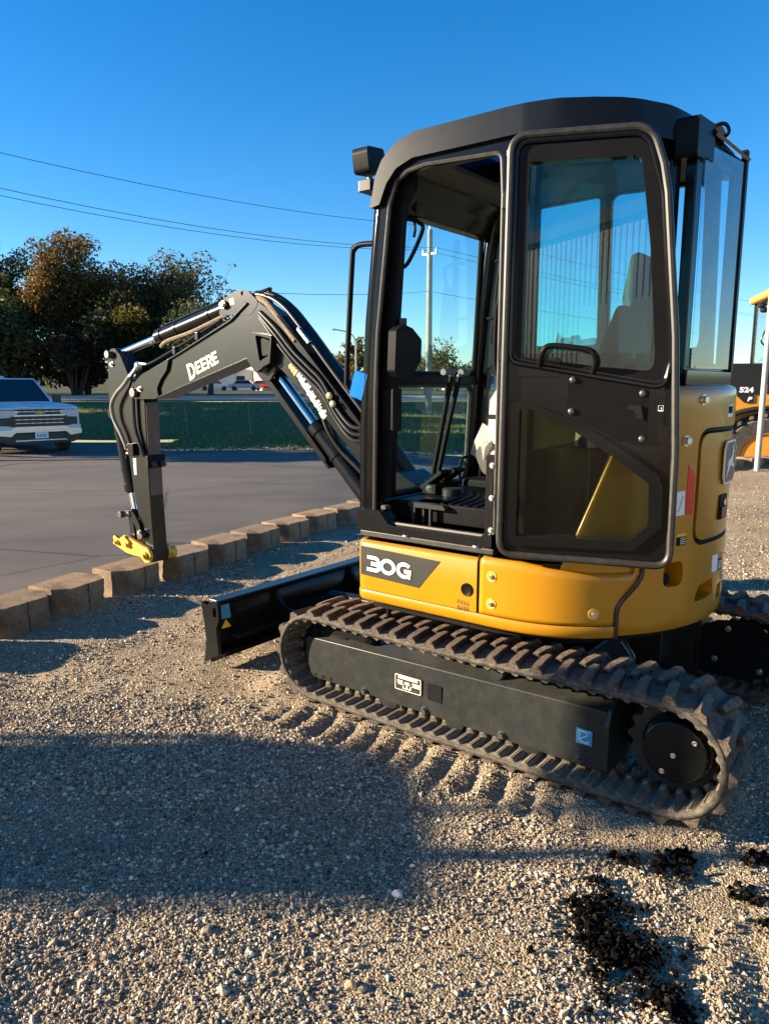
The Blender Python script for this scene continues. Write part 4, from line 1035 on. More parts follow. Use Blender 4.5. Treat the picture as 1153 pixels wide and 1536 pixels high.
# model badge on the front panel
yb = .7222
bdg = MB().prism([(.724, .672), (.724, .802), (.303, .790), (.409, .660)], yb - .0015, yb).build('model_badge', 'badge', fp)
nm = side(.566, yb + .0006, .7265) @ Matrix.Rotation(radians(-1.5), 4, 'Z')
lettering('model_number', '30G', .070, 'dark', bdg, nm, .33, 1.06)
lettering('model_number', '30G', .070, 'white', bdg, nm @ Matrix.Translation((0, 0, .0012)), .235, 1.06)
MB().lathe([(.027, 0), (.027, .004), (.024, .006), (.020, .004), (.0, .004)], (.175, .7205, .694), seg=30).build('rubber_plug', 'plastic', fp)
dc = MB()
for (x, z) in ((.208, .637), (.178, .634), (.208, .612), (.178, .612)):
    dc.prism(rpoly([(x - .011, z - .009), (x + .011, z - .009), (x + .011, z + .009), (x - .011, z + .009)], .003), .7206, .7215, 'xz', [rpoly([(x - .0095, z - .0075), (x + .0095, z - .0075), (x + .0095, z + .0075), (x - .0095, z + .0075)], .002)])
    dc.cyl((x + .003, .7206, z + .003), (x + .003, .7215, z + .003), .0028, 8); dc.box(x - .006, x + .002, .7206, .7215, z - .004, z)
dc.build('tie_down_symbol', 'pin', fp)

# ---- counterweight and rear bodywork
def cw_left(z): return seam_a(z) + .9 if z < .80 else 143.2 + min(1, (z - .80) / .05) * 1.5
prof = [(.60, .556), (.70, .553), (.742, .555), (.757, .562), (.764, .575), (.766, .60)] + [(.767, z) for z in np.linspace(.64, 1.46, 22)] + [(.765, 1.482), (.758, 1.494), (.745, 1.500), (.60, 1.502)]
rows = [[onR(a, z, r) for a in np.linspace(cw_left(z), 232, 60)] for r, z in prof]
inner = [[onR(a, z, .60) for a in np.linspace(cw_left(z), 232, 60)] for z in (1.502, .556)]
mb = MB(); allr = rows + [[onR(a, z, .62) for a in np.linspace(cw_left(z), 232, 60)] for z in np.linspace(1.45, .60, 12)]
n = 60; mb.v = [p for r in allr for p in r]; k = len(allr)
for i in range(k):
    j = (i + 1) % k
    for c in range(n - 1): mb.f.append((i * n + c, i * n + c + 1, j * n + c + 1, j * n + c))
mb.f.append(tuple(i * n for i in range(k))); mb.f.append(tuple(i * n + n - 1 for i in reversed(range(k))))
cw = mb.build('counterweight', 'yellow', EX, smooth=0)
def radial(poly, r0, r1, name='cutter', taper=1.0):
    mb = MB(); ca = sum(p[0] for p in poly) / len(poly); cz = sum(p[1] for p in poly) / len(poly)
    v = [onR(a, z, r1) for a, z in poly] + [onR(ca + (a - ca) * taper, cz + (z - cz) * taper, r0) for a, z in poly]
    n = len(poly); f = [tuple(range(n)), tuple(reversed(range(n, 2 * n)))]
    tri = tessellate_polygon([[Vector((a, z * 60, 0)) for a, z in poly]])
    f = [tuple(t) for t in tri] + [tuple(i + n for i in reversed(t)) for t in tri]
    for i in range(n): j = (i + 1) % n; f.append((i, j, j + n, i + n))
    return mb.add(v, f).build(name, None, None, smooth=0)
def rp(pts, r, n=5):      # rounded polygon in (angle, z): angles are scaled to metres for the rounding
    k = radians(1) * .767; return [(x / k, z) for x, z in rpoly([(a * k, z) for a, z in pts], r, n)]
def dense(poly, step=2.0):
    out = []
    for i, p in enumerate(poly):
        q = poly[(i + 1) % len(poly)]; m = max(1, int(abs(q[0] - p[0]) / step))
        for t in range(m): out.append((p[0] + (q[0] - p[0]) * t / m, p[1] + (q[1] - p[1]) * t / m))
    return out
HOOD = dense(rp([(160.4, .885), (200, .885), (200, 1.342), (160.4, 1.342)], .075, 8))
boolean(cw, radial(HOOD, .725, .85))
for pts, r, d, tp in (([(149.4, .735), (157.6, .735), (157.6, .84), (149.4, .84)], .035, .69, .8),
                  ([(162.6, .652), (176.2, .662), (174.2, .735), (165.4, .722)], .025, .67, .85),
                  ([(178.4, .622), (186, .622), (186, .69), (179.4, .69)], .025, .67, .85)):
    boolean(cw, radial(rp(pts, r), d, .82, taper=tp))
cw.data.materials.clear(); cw.data.materials.append(MT['yellow'])
for p in cw.data.polygons: p.material_index = 0
MB().cyl(onR(152.0, .765, .66), onR(152.0, .765, .745), .024, 20).build('latch_socket', 'dark', cw)
MB().cyl(onR(166.2, .69, .66), onR(166.2, .69, .735), .011, 14).build('tie_down_bar', 'yellow', cw)
for a, z in ((161.1, 1.448), (155.0, 1.297)):
    q = Vector(onR(a, z, .767)); bolt(cw, q, (q - Vector((SC, 0, z))), .014, 'steel', .014)
def sticker(parent, poly, m, name, R=.7685, th=.0012):
    mb = MB(); P = dense(poly, 1.5); tri = tessellate_polygon([[Vector((a, z * 60, 0)) for a, z in P]]); n = len(P)
    mb.add([onR(a, z, R) for a, z in P] + [onR(a, z, R - th) for a, z in P], [tuple(t) for t in tri] + [tuple(i + n for i in reversed(t)) for t in tri] + [(i, (i + 1) % n, (i + 1) % n + n, i + n) for i in range(n)])
    return mb.build(name, m, parent, smooth=40)
sticker(cw, [(156.6, 1.207), (159.8, 1.163), (159.7, 1.015), (156.6, 1.016)], 'red', 'red_reflector')
wl_ = sticker(cw, [(152.6, 1.106), (155.8, 1.109), (156.1, 1.016), (152.7, 1.015)], 'white', 'white_label')
pr = MB()
for k in range(6): pr.add([onR(153.2 + .3 * k, 1.03 + .01 * k, .7692), onR(153.7 + .3 * k, 1.03 + .01 * k, .7692), onR(154.2 + .2 * k, 1.04 + .01 * k, .7692)], [(0, 1, 2)])
pr.build('label_drawing', 'pin', wl_, smooth=0)
yl = sticker(cw, [(153.8, .897), (157.5, .899), (157.5, .932), (153.8, .930)], 'dark', 'warning_label')
sticker(yl, [(153.8, .932), (157.5, .934), (157.5, .945), (153.8, .944)], 'gold', 'label_header')
for k in range(4): sticker(yl, [(155.2, .903 + .007 * k), (157.2, .904 + .007 * k), (157.2, .9065 + .007 * k), (155.2, .9055 + .007 * k)], 'cream', 'label_line', .7692)
rl = sticker(cw, [(173.4, .757), (178.0, .752), (178.0, .823), (173.2, .826)], 'white', 'safety_label')
sticker(rl, [(178.0, .80), (183.6, .795), (183.6, .818), (178.0, .823)], 'red', 'label_header')
rl2 = sticker(rl, [(178.0, .752), (183.6, .747), (183.6, .793), (178.0, .798)], 'dark', 'label_field')
for k in range(4): sticker(rl, [(178.6, .758 + .009 * k), (183, .754 + .009 * k), (183, .758 + .009 * k), (178.6, .762 + .009 * k)], 'cream', 'label_line', .7692)
bc = sticker(cw, [(176.8, 1.377), (182.6, 1.378), (182.6, 1.428), (176.8, 1.423)], 'white', 'paper_tag')
for k in range(9): sticker(bc, [(177.3 + .55 * k, 1.392), (177.5 + .55 * k + .1 * (k % 2), 1.392), (177.5 + .55 * k + .1 * (k % 2), 1.42), (177.3 + .55 * k, 1.42)], 'dark', 'tag_bar', .7692)

# engine hood: a shell piece cut to the opening, with its rubber gap
rows = []
for i, z in enumerate(np.linspace(.85, 1.38, 26)):
    t = (z - .85) / .53; bulge = .006 * sin(pi * min(1, max(0, t))) + (.0 if t > .2 else 0)
    rows.append([onR(a, z, .762 + bulge) for a in np.linspace(156, 204, 40)])
mb = MB(); ri = [[onR(a, z, .70) for a in np.linspace(156, 204, 40)] for z in np.linspace(1.38, .85, 8)]
allr = rows + ri; n = 40; mb.v = [p for r in allr for p in r]; k = len(allr)
for i in range(k):
    j = (i + 1) % k
    for c in range(n - 1): mb.f.append((i * n + c, i * n + c + 1, j * n + c + 1, j * n + c))
mb.f.append(tuple(i * n for i in range(k))); mb.f.append(tuple(i * n + n - 1 for i in reversed(range(k))))
hood = mb.build('engine_hood', 'yellow', EX, smooth=0)
boolean(hood, radial(dense(rp([(161.9, .903), (198.5, .903), (198.5, 1.320), (161.9, 1.320)], .065, 8)), .60, .85), 'INTERSECT')
hood.data.materials.clear(); hood.data.materials.append(MT['yellow'])
for p in hood.data.polygons: p.material_index = 0
b = hood.modifiers.new('bevel', 'BEVEL'); b.width = .010; b.segments = 3; b.limit_method = 'ANGLE'; b.angle_limit = radians(50)
sl = MB(); ring = dense(rp([(161.0, .893), (199.3, .893), (199.3, 1.331), (161.0, 1.331)], .07, 8), 3)
sl.tube([onR(a, z, .748) for a, z in ring], .013, 8, closed=True).build('hood_seal', 'dark', EX)
E0 = tangent(182.2, 1.196, .769)
ovl = lambda s: rpoly([(-.075 * s, -.088 * s), (.075 * s, -.088 * s), (.105 * s, -.055 * s), (.105 * s, .055 * s), (.075 * s, .088 * s), (-.075 * s, .088 * s), (-.105 * s, .055 * s), (-.105 * s, -.055 * s)], .02)
em = MB().prism(ovl(1.0), 0, .006, 'xy', M=E0).build('emblem_plate', 'cream', hood, bevel=.001)
MB().prism(ovl(.90), .0061, .007, 'xy', M=E0).build('emblem_field', 'badge', em)
deer = [(-.060, -.005), (-.040, .012), (-.005, .018), (.018, .030), (.030, .052), (.022, .066), (.030, .070), (.036, .058), (.046, .072), (.050, .068), (.042, .052), (.058, .048), (.062, .042), (.046, .036), (.040, .012), (.036, -.004),
        (.060, -.016), (.072, -.006), (.076, -.012), (.060, -.030), (.026, -.020), (-.012, -.014), (-.026, -.032), (-.052, -.042), (-.070, -.062), (-.078, -.058), (-.062, -.034), (-.044, -.020), (-.056, -.016)]
MB().prism([(x * .95, y * .95) for x, y in deer], .0071, .009, 'xy', M=E0).build('emblem_deer', 'cream', em)
L0 = tangent(178.2, 1.018, .767)
lt = MB().prism(rpoly([(-.045, -.05), (.045, -.05), (.045, .05), (-.045, .05)], .006), 0, .006, 'xy', M=L0).build('hood_latch', 'dark', hood, bevel=.001)
MB().prism(rpoly([(-.035, -.042), (.035, -.042), (.035, .002), (-.035, .002)], .01), .006, .012, 'xy', M=L0).build('latch_paddle', 'black', lt, bevel=.002)
MB().cyl((0, .02, .006), (0, .02, .013), .014, 18, M=L0).build('key_cylinder', 'chrome', lt)

# side cowl behind the open door
rows = []
for z in np.linspace(.80, 1.46, 14):
    a0 = 118.4 + (z - .80) / .444 * 13.3
    rows.append([onR(a, z, .752) for a in np.linspace(a0, 150, 16)])
co = MB().grid(rows).build('side_cowl', 'yellow', EX, smooth=60)
so = co.modifiers.new('thick', 'SOLIDIFY'); so.thickness = .03; so.offset = -1
b = co.modifiers.new('bevel', 'BEVEL'); b.width = .008; b.segments = 3; b.limit_method = 'ANGLE'
# dark core so that nothing shows through under the cab
MB().prism([(SC + .60 * cos(2 * pi * k / 40), .60 * sin(2 * pi * k / 40)) for k in range(40)], .55, .80, 'xy').box(.2, .72, -.45, .64, .55, .80).build('body_core', 'dark', EX)
MB().prism([onR(a, 0, .60)[:2] for a in np.linspace(125, 235, 20)] + [(-.10, -.45), (-.10, .40)], .80, 1.495, 'xy').build('engine_bay', 'dark', EX)
# right-hand body (away from the camera)
wall([onR(a, 0, .765)[:2] for a in np.linspace(236, 250, 5)] + [(x, -.72) for x in np.linspace(-.05, .62, 6)] + [(.76, -.60), (.765, -.45)],
     [(-.03, .555), (0, .555), (0, 1.25), (-.06, 1.30), (-.3, 1.30), (-.3, .555)], 'right_bodywork', 'yellow', EX)
# ------------------------------------------------------------------ cab
MT['gloss'] = paint('gloss_black_paint', (0.0045, 0.0048, 0.0056), 0.12, dust=0.004, coat=0.10, orange=0.03, spec=0.17, specks=.06)
outer = [(.796, .862), (.790, 1.33), (.757, 1.78), (.720, 2.095), (.704, 2.275), (.683, 2.345), (.650, 2.40), (.59, 2.435), (.50, 2.445), (-.03, 2.445), (-.03, .862)]
hole = rpoly([(.716, .90), (.708, 1.47), (.695, 1.72), (.632, 2.24), (.60, 2.32), (.54, 2.352), (.45, 2.362), (.112, 2.346), (.103, 2.20), (.103, .90)], [.03, 0, 0, .02, .02, .02, .02, .035, 0, .03])
cf = MB().prism(rpoly(outer, [.01, .2, .2, .2, .05, .04, .04, .04, .04, .01, .01]), .590, .640, 'xz', [hole]).build('cab_frame', 'gloss', EX, bevel=.014, seg=3)
# rounded tube pillar in front of the frame, its light-catching outer edge
MB().tube(smoothpath([(.772, .612, .87), (.766, .612, 1.33), (.735, .612, 1.78), (.700, .612, 2.095), (.682, .610, 2.24), (.655, .608, 2.34), (.60, .606, 2.405), (.50, .606, 2.425)], 5), .033, 14).build('front_pillar', 'gloss', EX)
MB().tube(smoothpath([(.752, -.27, .87), (.746, -.27, 1.33), (.715, -.27, 1.78), (.680, -.27, 2.095), (.66, -.27, 2.24), (.62, -.27, 2.34), (.50, -.27, 2.42)], 5), .036, 14).build('front_pillar', 'gloss', EX)
MB().tube([(x, .632, z) for x, z in rpoly(hole[::1], 0)], .0105, 8, closed=True).build('opening_seal', 'seal', cf)
MB().tube([(.064, .655, .90), (.064, .655, 2.34)], .016, 12).build('hinge_post', 'gloss', EX)
for z in (1.06, 1.62, 2.16): MB().cyl((.036, .690, z - .035), (.036, .690, z + .035), .017, 14).box(.03, .075, .64, .70, z - .03, z + .03).build('door_hinge', 'black', EX, bevel=.004)
MB().box(.103, .150, .600, .638, .90, 1.23).build('striker_plate', 'plastic', EX, bevel=.004)
spl = EX.children[-1]
for z in (.93, 1.06, 1.19): bolt(spl, (.12, .638, z), (0, 1, 0), .008, 'steel', .006)
MB().box(.118, .128, .6385, .6395, 1.02, 1.14).build('striker_slot', 'dark', spl)

# roof shell: side profile cut to the plan shape
prof = [(.720, 2.225), (.704, 2.275), (.688, 2.345), (.655, 2.405), (.59, 2.458), (.50, 2.484), (.10, 2.487), (-.10, 2.484), (-.28, 2.483), (-.40, 2.472), (-.476, 2.445), (-.476, 2.34), (-.40, 2.36), (-.25, 2.38), (0, 2.388), (.50, 2.388), (.58, 2.362), (.63, 2.31), (.665, 2.235)]
rf = MB().prism(rpoly(prof, [.01, .05, .05, .05, .05, .06, .1, .1, .1, .06, .02, .02, .05, .05, .05, .05, .05, .04, .01], 3), -.302, .664).build('roof', 'black', EX, smooth=0)
cut = MB().prism(rpoly([(.80, .662), (.01, .662), (-.10, .640), (-.21, .570), (-.33, .475), (-.425, .34), (-.476, .17), (-.474, -.30), (.80, -.30)], [0, .2, .2, .2, .2, .2, .05, .05, 0], 4), 2.1, 2.6, 'xy').build('cutter', None, None, smooth=0)
boolean(rf, cut, 'INTERSECT')
cut = MB().box(.12, .43, .10, .555, 2.2, 2.6).build('cutter', None, None, smooth=0); boolean(rf, cut)
rf.data.materials.clear(); rf.data.materials.append(MT['black'])
for p in rf.data.polygons: p.material_index = 0
b = rf.modifiers.new('bevel', 'BEVEL'); b.width = .016; b.segments = 3; b.limit_method = 'ANGLE'; b.angle_limit = radians(50)
MB().prism(rpoly([(.12, .10), (.43, .10), (.43, .555), (.12, .555)], .02), 2.44, 2.446, 'xy').build('roof_window', 'roofglass', EX)
MB().prism(rpoly([(.60, -.27), (.60, .58), (-.10, .56), (-.30, .40), (-.42, .10), (-.42, -.27)], .05), 2.364, 2.386, 'xy', [rpoly([(.14, .14), (.41, .14), (.41, .54), (.14, .54)], .03)]).build('headliner', MT.setdefault('liner', paint('grey_headliner', (0.075, 0.075, 0.072), 0.8)), EX, bevel=.006)
cb = MB().prism(rpoly([(.345, 2.295), (.345, 2.43), (.135, 2.448), (.135, 2.315)], .012), -.497, -.42, 'yz').build('roof_corner_block', 'plastic', EX, bevel=.008)
MB().prism(rpoly([(.70, 2.41), (.62, 2.455), (.54, 2.52), (.585, 2.53), (.66, 2.50), (.715, 2.44)], .012), .50, .512, 'xz', [[(.655 + .016 * cos(2 * pi * k / 14), 2.475 + .016 * sin(2 * pi * k / 14)) for k in range(14)]]).build('lifting_eye', 'black', EX, bevel=.002)
MB().prism(rpoly([(-.40, 2.40), (-.40, 2.50), (-.47, 2.50), (-.49, 2.46), (-.47, 2.40)], .02), -.05, -.037, 'xz', [[(-.445 + .018 * cos(2 * pi * k / 14), 2.465 + .018 * sin(2 * pi * k / 14)) for k in range(14)]]).build('lifting_eye', 'black', EX, bevel=.002)
MB().tube(smoothpath([(-.47, .10, 2.45), (-.50, .09, 2.462), (-.515, .06, 2.462), (-.518, .04, 2.44), (-.49, .035, 2.42)], 5), .007, 8).build('rear_window_hinge', 'plastic', EX)

# windscreen in two panes with a dark surround
def quadslab(c, th, m, name, parent, hole=None):
    """slab from four corners (convex), thickness along its normal"""
    P = [Vector(p) for p in c]; n = (P[1] - P[0]).cross(P[2] - P[0]).normalized() * th
    return MB().add(P + [p + n for p in P], [(0, 1, 2, 3), (7, 6, 5, 4), (0, 1, 5, 4), (1, 2, 6, 5), (2, 3, 7, 6), (3, 0, 4, 7)]).build(name, m, parent, smooth=0)
def fx(z): return .757 - .058 * max(0, (z - 1.0)) / 1.36
up = quadslab([(fx(1.55), -.235, 1.55), (fx(1.55), .548, 1.55), (fx(2.375), .53, 2.375), (fx(2.375), -.235, 2.375)], .005, 'glass', 'windscreen', EX)
lw = quadslab([(fx(1.0), -.20, 1.0), (fx(1.0), .575, 1.0), (fx(1.505), .555, 1.505), (fx(1.505), -.21, 1.505)], .005, 'glass', 'lower_windscreen', EX)
def ringtube(pts, r, name, m, parent, rc=.04, seg=8):
    return MB().tube(pts, r, seg, closed=True).build(name, m, parent)
def yzring(z0, z1, y0, y1, r, off=0): return [(fx(z) + off, y, z) for y, z in rpoly([(y0, z0), (y1, z0), (y1, z1), (y0, z1)], r)]
ringtube(yzring(1.0, 1.505, -.21, .565, .06), .015, 'windscreen_seal', 'seal', lw)
ringtube(yzring(1.555, 2.37, -.235, .545, .05), .014, 'windscreen_seal', 'plastic', up)
MB().box(fx(1.53) - .02, fx(1.53) + .012, -.25, .58, 1.505, 1.553).build('windscreen_crossbar', 'plastic', EX, bevel=.006)
MB().box(.66, .70, -.27, .58, 2.34, 2.42).build('windscreen_header', 'dark', EX, bevel=.01)
MB().box(.70, .775, -.30, .60, .86, .99).build('front_cowl_panel', 'black', EX, bevel=.012)
# inner frame of the left pillar (seen through the opening) and of the right side
MB().prism(rpoly([(.745, 1.0), (.712, 1.7), (.655, 2.24), (.60, 2.35), (.55, 2.37), (.55, 2.30), (.60, 2.24), (.64, 1.7), (.66, 1.0)], .02), .550, .588).build('pillar_trim', 'dark', EX, bevel=.004)
rt = MB(); ro = [(.755, .90), (.72, 1.7), (.675, 2.24), (.62, 2.40), (-.42, 2.40), (-.46, .90)]
rh = rpoly([(.655, 1.70), (.60, 2.20), (.55, 2.345), (.10, 2.36), (.085, 1.69)], [.04, .05, .05, .03, .03]); rh2 = rpoly([(.03, 1.69), (.045, 2.36), (-.36, 2.345), (-.38, 1.66)], .04)
rh3 = rpoly([(.69, 1.06), (.67, 1.60), (.36, 1.60), (.30, 1.06)], .04)
rt.prism(ro, -.30, -.265, 'xz', [rh, rh2, rh3]).build('right_frame', 'black', EX, bevel=.006)
MB().box(-.40, .66, -.290, -.284, 1.64, 2.375).build('right_window', 'glass', EX)
MB().box(.28, .70, -.290, -.284, 1.04, 1.62).build('right_lower_window', 'glass', EX)
MB().tube([(.585, -.255, 1.72), (.54, -.255, 2.24)], .018, 8).build('belt_guide', 'plastic', EX)
MB().box(.50, .56, -.262, -.22, 1.62, 2.00).build('pillar_cover', MT['frame'], EX, bevel=.008)
# right-hand grab loop seen beyond the windscreen pillar
MB().tube(smoothpath([(.62, -.24, 2.12), (.55, -.21, 2.11), (.52, -.20, 2.06), (.60, -.21, 1.86), (.66, -.24, 1.84)], 5), .009, 8).build('inner_grab_bar', 'plastic', EX)

# rear window and rear frame
fr = MB(); ro = [(.28, 1.53), (.28, 2.40), (-.36, 2.44), (-.36, 1.53)]
fr.prism(ro, -.482, -.44, 'yz', [rpoly([(.215, 1.575), (.205, 2.33), (-.325, 2.385), (-.325, 1.585)], .02)]).build('rear_frame', 'black', EX, bevel=.008)
rw = MB().prism(rpoly([(.245, 1.565), (.235, 2.36), (-.345, 2.42), (-.345, 1.57)], .015), -.496, -.491, 'yz').build('rear_window', 'rearglass', EX)
MB().box(-.503, -.478, -.382, -.345, 1.56, 2.475).build('rear_window_post', 'plastic', EX, bevel=.004)
quadslab([(-.505, .16, 2.405), (-.505, -.37, 2.43), (-.475, -.37, 2.46), (-.475, .16, 2.435)], .012, 'boomgrey', 'rear_window_rail', EX)
MB().prism([(.30, 1.50), (.30, 1.56), (-.37, 1.56), (-.37, 1.50)], -.500, -.43, 'yz').build('rear_sill', 'gloss', EX, bevel=.006)
# rear left quarter: curved black lower wall, glass above and a pillar
def qwall(z0, z1, r0, r1, a0, a1, name, m, n=12):
    mb = MB(); rows = [[onR(a, z0, r0) for a in np.linspace(a0, a1, n)], [onR(a, z1, r0) for a in np.linspace(a0, a1, n)], [onR(a, z1, r1) for a in np.linspace(a0, a1, n)], [onR(a, z0, r1) for a in np.linspace(a0, a1, n)]]
    rows.append(rows[0]); mb.grid(rows); k = 4 * n
    mb.f.append((0, n, 2 * n, 3 * n)); mb.f.append((n - 1, 2 * n - 1, 3 * n - 1, 4 * n - 1))
    return mb.build(name, m, EX, smooth=50)
qwall(.86, .93, .655, .63, 104, 160, 'quarter_panel', 'black'); qwall(.92, 1.62, .655, .63, 128, 160, 'quarter_rear_panel', 'black'); qwall(1.50, 1.62, .655, .63, 104, 128, 'quarter_rail', 'black')
qwall(.93, 1.50, .650, .645, 103, 128, 'quarter_lower_window', 'lowglass')
qwall(2.35, 2.42, .655, .63, 104, 160, 'quarter_header', 'gloss')
qwall(1.60, 2.36, .655, .650, 102, 150, 'quarter_window', 'glass')
for a, w in ((101.5, 1.5), (151.5, 3.4)): qwall(.90 if a < 120 else 1.55, 2.38, .662, .62, a - w, a + w, 'quarter_pillar', 'gloss', 4)
qwall(1.50, 1.575, .700, .63, 140, 164, 'quarter_sill', 'gloss')
MB().cyl(onR(147, 2.28, .705), onR(147, 1.98, .70), .012, 10).build('washer_tube', 'plastic', EX)

# floor, step, sill
MB().box(-.12, .705, -.28, .50, .90, .985).build('cab_floor', 'plastic', EX, bevel=.006)
fl = EX.children[-1]
for k in range(9):
    x = .115 + .042 * k
    MB().tube(smoothpath([(x, .49, .987), (x + .02, .36, .987), (x + .06, .22, .987), (x + .13, .10, .987)], 5), .008, 6, flat=.7).build('mat_rib', 'plastic', fl)
st = MB().box(.10, .71, .50, .60, .858, .872).build('step_tread', 'frame', EX, bevel=.004)
for k in range(5): MB().box(.14, .56, .515 + k * .017, .522 + k * .017, .872, .877).build('tread_bar', 'frame', st)
sl = MB(); sl.box(.09, .775, -.30, .665, .832, .860)
sl.build('cab_base', 'seal', EX, bevel=.006)
MB().prism(rpoly([(.10, .862), (.10, .915), (.135, .918), (.16, .895), (.585, .895), (.625, .905), (.64, .862)], .01), .610, .668).build('door_sill', 'black', EX, bevel=.006)
MB().prism(rpoly([(.625, .864), (.612, .90), (.665, .955), (.715, .955), (.79, .955), (.79, .864)], [.005, .01, .01, .01, .01, .005]), .585, .667).build('sill_corner', 'black', EX, bevel=.005)
MB().box(.655, .685, .59, .63, .955, .975).build('sill_stop', 'seatcloth', EX, bevel=.006)
for x in (.52, .17): MB().lathe([(.022, 0), (.02, .004), (.01, .005), (0, .003)], (x, .655, .8605), 'z', 16).build('sill_washer', 'steel', EX)
ld = MB(); ld.prism(rpoly([(.60, .965), (.60, .985), (.42, .985), (.40, .965)], .006), .40, .535)
ld.box(.565, .585, .515, .535, .875, .967); ld.box(.48, .49, .515, .535, .875, .967); ld.box(.525, .535, .505, .52, .875, .967)
ld.build('step_bracket', 'frame', EX, bevel=.003)

# travel pedals and levers
for y, dy in ((.235, .012), (.12, -.012)):
    M = Matrix.Translation((.655, y, 1.055)) @ Matrix.Rotation(radians(35), 4, 'Y')
    pd = MB().box(-.075, .075, -.047, .047, -.012, .008, M=M).build('travel_pedal', 'dark', EX, bevel=.005)
    for k in range(5): MB().box(-.065 + k * .028, -.055 + k * .028, -.042, .042, .008, .015, M=M).build('pedal_rib', 'plastic', pd)
    for k in (-1, 1): MB().box(-.065, .065, k * .02 - .004, k * .02 + .004, .008, .013, M=M).build('pedal_rib', 'plastic', pd)
    yp = y; y = .205 if y > .2 else .160
    lv = MB().tube(smoothpath([(.69, y, 1.07), (.64, y + dy * .4, 1.30), (.59, y + dy, 1.52), (.585, y + dy, 1.545)], 5), .0125, 10).build('travel_lever', 'dark', EX)
    MB().tube([(.585, y + dy - .012, 1.562), (.585, y + dy + .03 * (1 if y > .2 else -1), 1.564), (.583, y + dy + .075 * (1 if y > .2 else -1), 1.562)], [.016, .017, .015], 12).ball((.585, y + dy, 1.545), .013).build('lever_grip', 'grip', lv)
    y = yp; MB().cyl((.66, y - .05, 1.01), (.66, y + .05, 1.01), .018, 14).build('pedal_shaft', 'steel', EX)
    MB().box(.62, .70, y - .05, y + .05, .985, 1.035).build('pedal_mount', 'dark', EX, bevel=.006)
MB().lathe([(.045, 0), (.045, .03), (.038, .036), (0, .036)], (.56, .24, .985), 'z', 24).build('foot_rest', 'frame', EX)
MB().tube(smoothpath([(.68, -.02, 1.00), (.67, -.02, 1.12), (.66, -.05, 1.14), (.65, -.16, 1.14), (.65, -.18, 1.10), (.65, -.18, 1.0)], 4), .008, 8).build('foot_guard', 'plastic', EX)
MB().box(.52, .68, -.20, -.04, .985, 1.03).build('swing_pedal', 'dark', EX, bevel=.012)

# seat, wrapped in clear plastic, and consoles
sx = -.06
MB().prism(rpoly([(.30, 1.12), (.34, 1.20), (.32, 1.25), (-.10, 1.22), (-.14, 1.14), (-.05, 1.10)], .04), -.07, .40).build('seat_cushion', 'seatcloth', EX, bevel=.03, seg=3)
sb = MB().prism(rpoly([(-.06, 1.20), (-.19, 1.62), (-.26, 1.80), (-.31, 1.79), (-.27, 1.55), (-.17, 1.20)], .04), -.06, .40).build('seat_back', 'seatcloth', EX, bevel=.035, seg=3)
MB().prism(rpoly([(-.235, 1.80), (-.265, 1.99), (-.30, 2.00), (-.33, 1.97), (-.30, 1.80)], .03), .04, .30).build('headrest', 'seatcloth', sb, bevel=.03, seg=3)
MB().box(-.16, .28, -.04, .37, .985, 1.11).build('seat_base', 'dark', EX, bevel=.02)
wr = MB(); rng = random.Random(3)
pts = []
for i in range(9):
    t = i / 8; z = 1.18 + .52 * t; r = []
    for k in range(14):
        a = pi * (k / 13) - pi / 2
        r.append((.12 - .16 * t + .06 * cos(a) * (.9 - .3 * t) + rng.uniform(-.012, .012), .19 + .22 * sin(a) + rng.uniform(-.01, .01), z + rng.uniform(-.012, .012)))
    pts.append(r)
wr.grid(pts); w_ = wr.build('plastic_wrap', 'wrap', EX, smooth=25)
so = w_.modifiers.new('thick', 'SOLIDIFY'); so.thickness = .002
fl_ = MB().add([(.33, .36, 1.34), (.40, .34, 1.20), (.30, .40, 1.17), (.22, .42, 1.30), (.36, .38, 1.26), (.28, .42, 1.24)], [(0, 4, 3), (4, 1, 5), (4, 5, 3), (1, 2, 5), (5, 2, 3)]).build('wrap_flap', 'wrap', EX, smooth=0)
so = fl_.modifiers.new('thick', 'SOLIDIFY'); so.thickness = .002
cs = MB().prism(rpoly([(.205, 1.30), (.20, 1.44), (.14, 1.53), (.03, 1.555), (-.20, 1.53), (-.20, 1.30), (-.05, 1.26), (.07, 1.235), (.16, 1.25)], .05), .40, .53).build('left_console', 'seatshell', EX, bevel=.03, seg=3)
MB().box(.08, .206, .528, .5315, 1.365, 1.385).build('console_slot', 'dark', cs, bevel=.001)
MB().box(-.06, .16, .41, .52, .985, 1.25).build('console_base', 'plastic', EX, bevel=.02)
jl = MB().cyl((.13, .46, 1.53), (.14, .46, 1.62), .022, 14, .014).build('joystick', 'dark', EX)
MB().tube(smoothpath([(.14, .46, 1.61), (.142, .455, 1.68), (.13, .45, 1.75), (.125, .45, 1.78)], 4), [.018] * 4 + [.024] * 8 + [.02], 12).build('joystick_grip', 'plastic', jl)
MB().tube(smoothpath([(.10, .50, 1.86), (.165, .51, 1.845), (.19, .51, 1.79), (.19, .51, 1.58), (.165, .51, 1.545), (.09, .50, 1.54)], 5), .011, 10).build('console_lock_bar', 'plastic', EX)
MB().prism(rpoly([(.12, 1.66), (.15, 1.80), (.10, 1.82), (.06, 1.66)], .02), .44, .47).build('red_tag', 'redcloth', EX, bevel=.005)
MB().prism(rpoly([(.30, 1.30), (.30, 1.46), (.22, 1.53), (-.10, 1.50), (-.10, 1.28)], .05), -.24, -.13).build('right_console', 'plastic', EX, bevel=.03, seg=3)
MB().box(-.12, .42, -.255, -.13, .985, 1.34).build('console_base', 'dark', EX, bevel=.02)
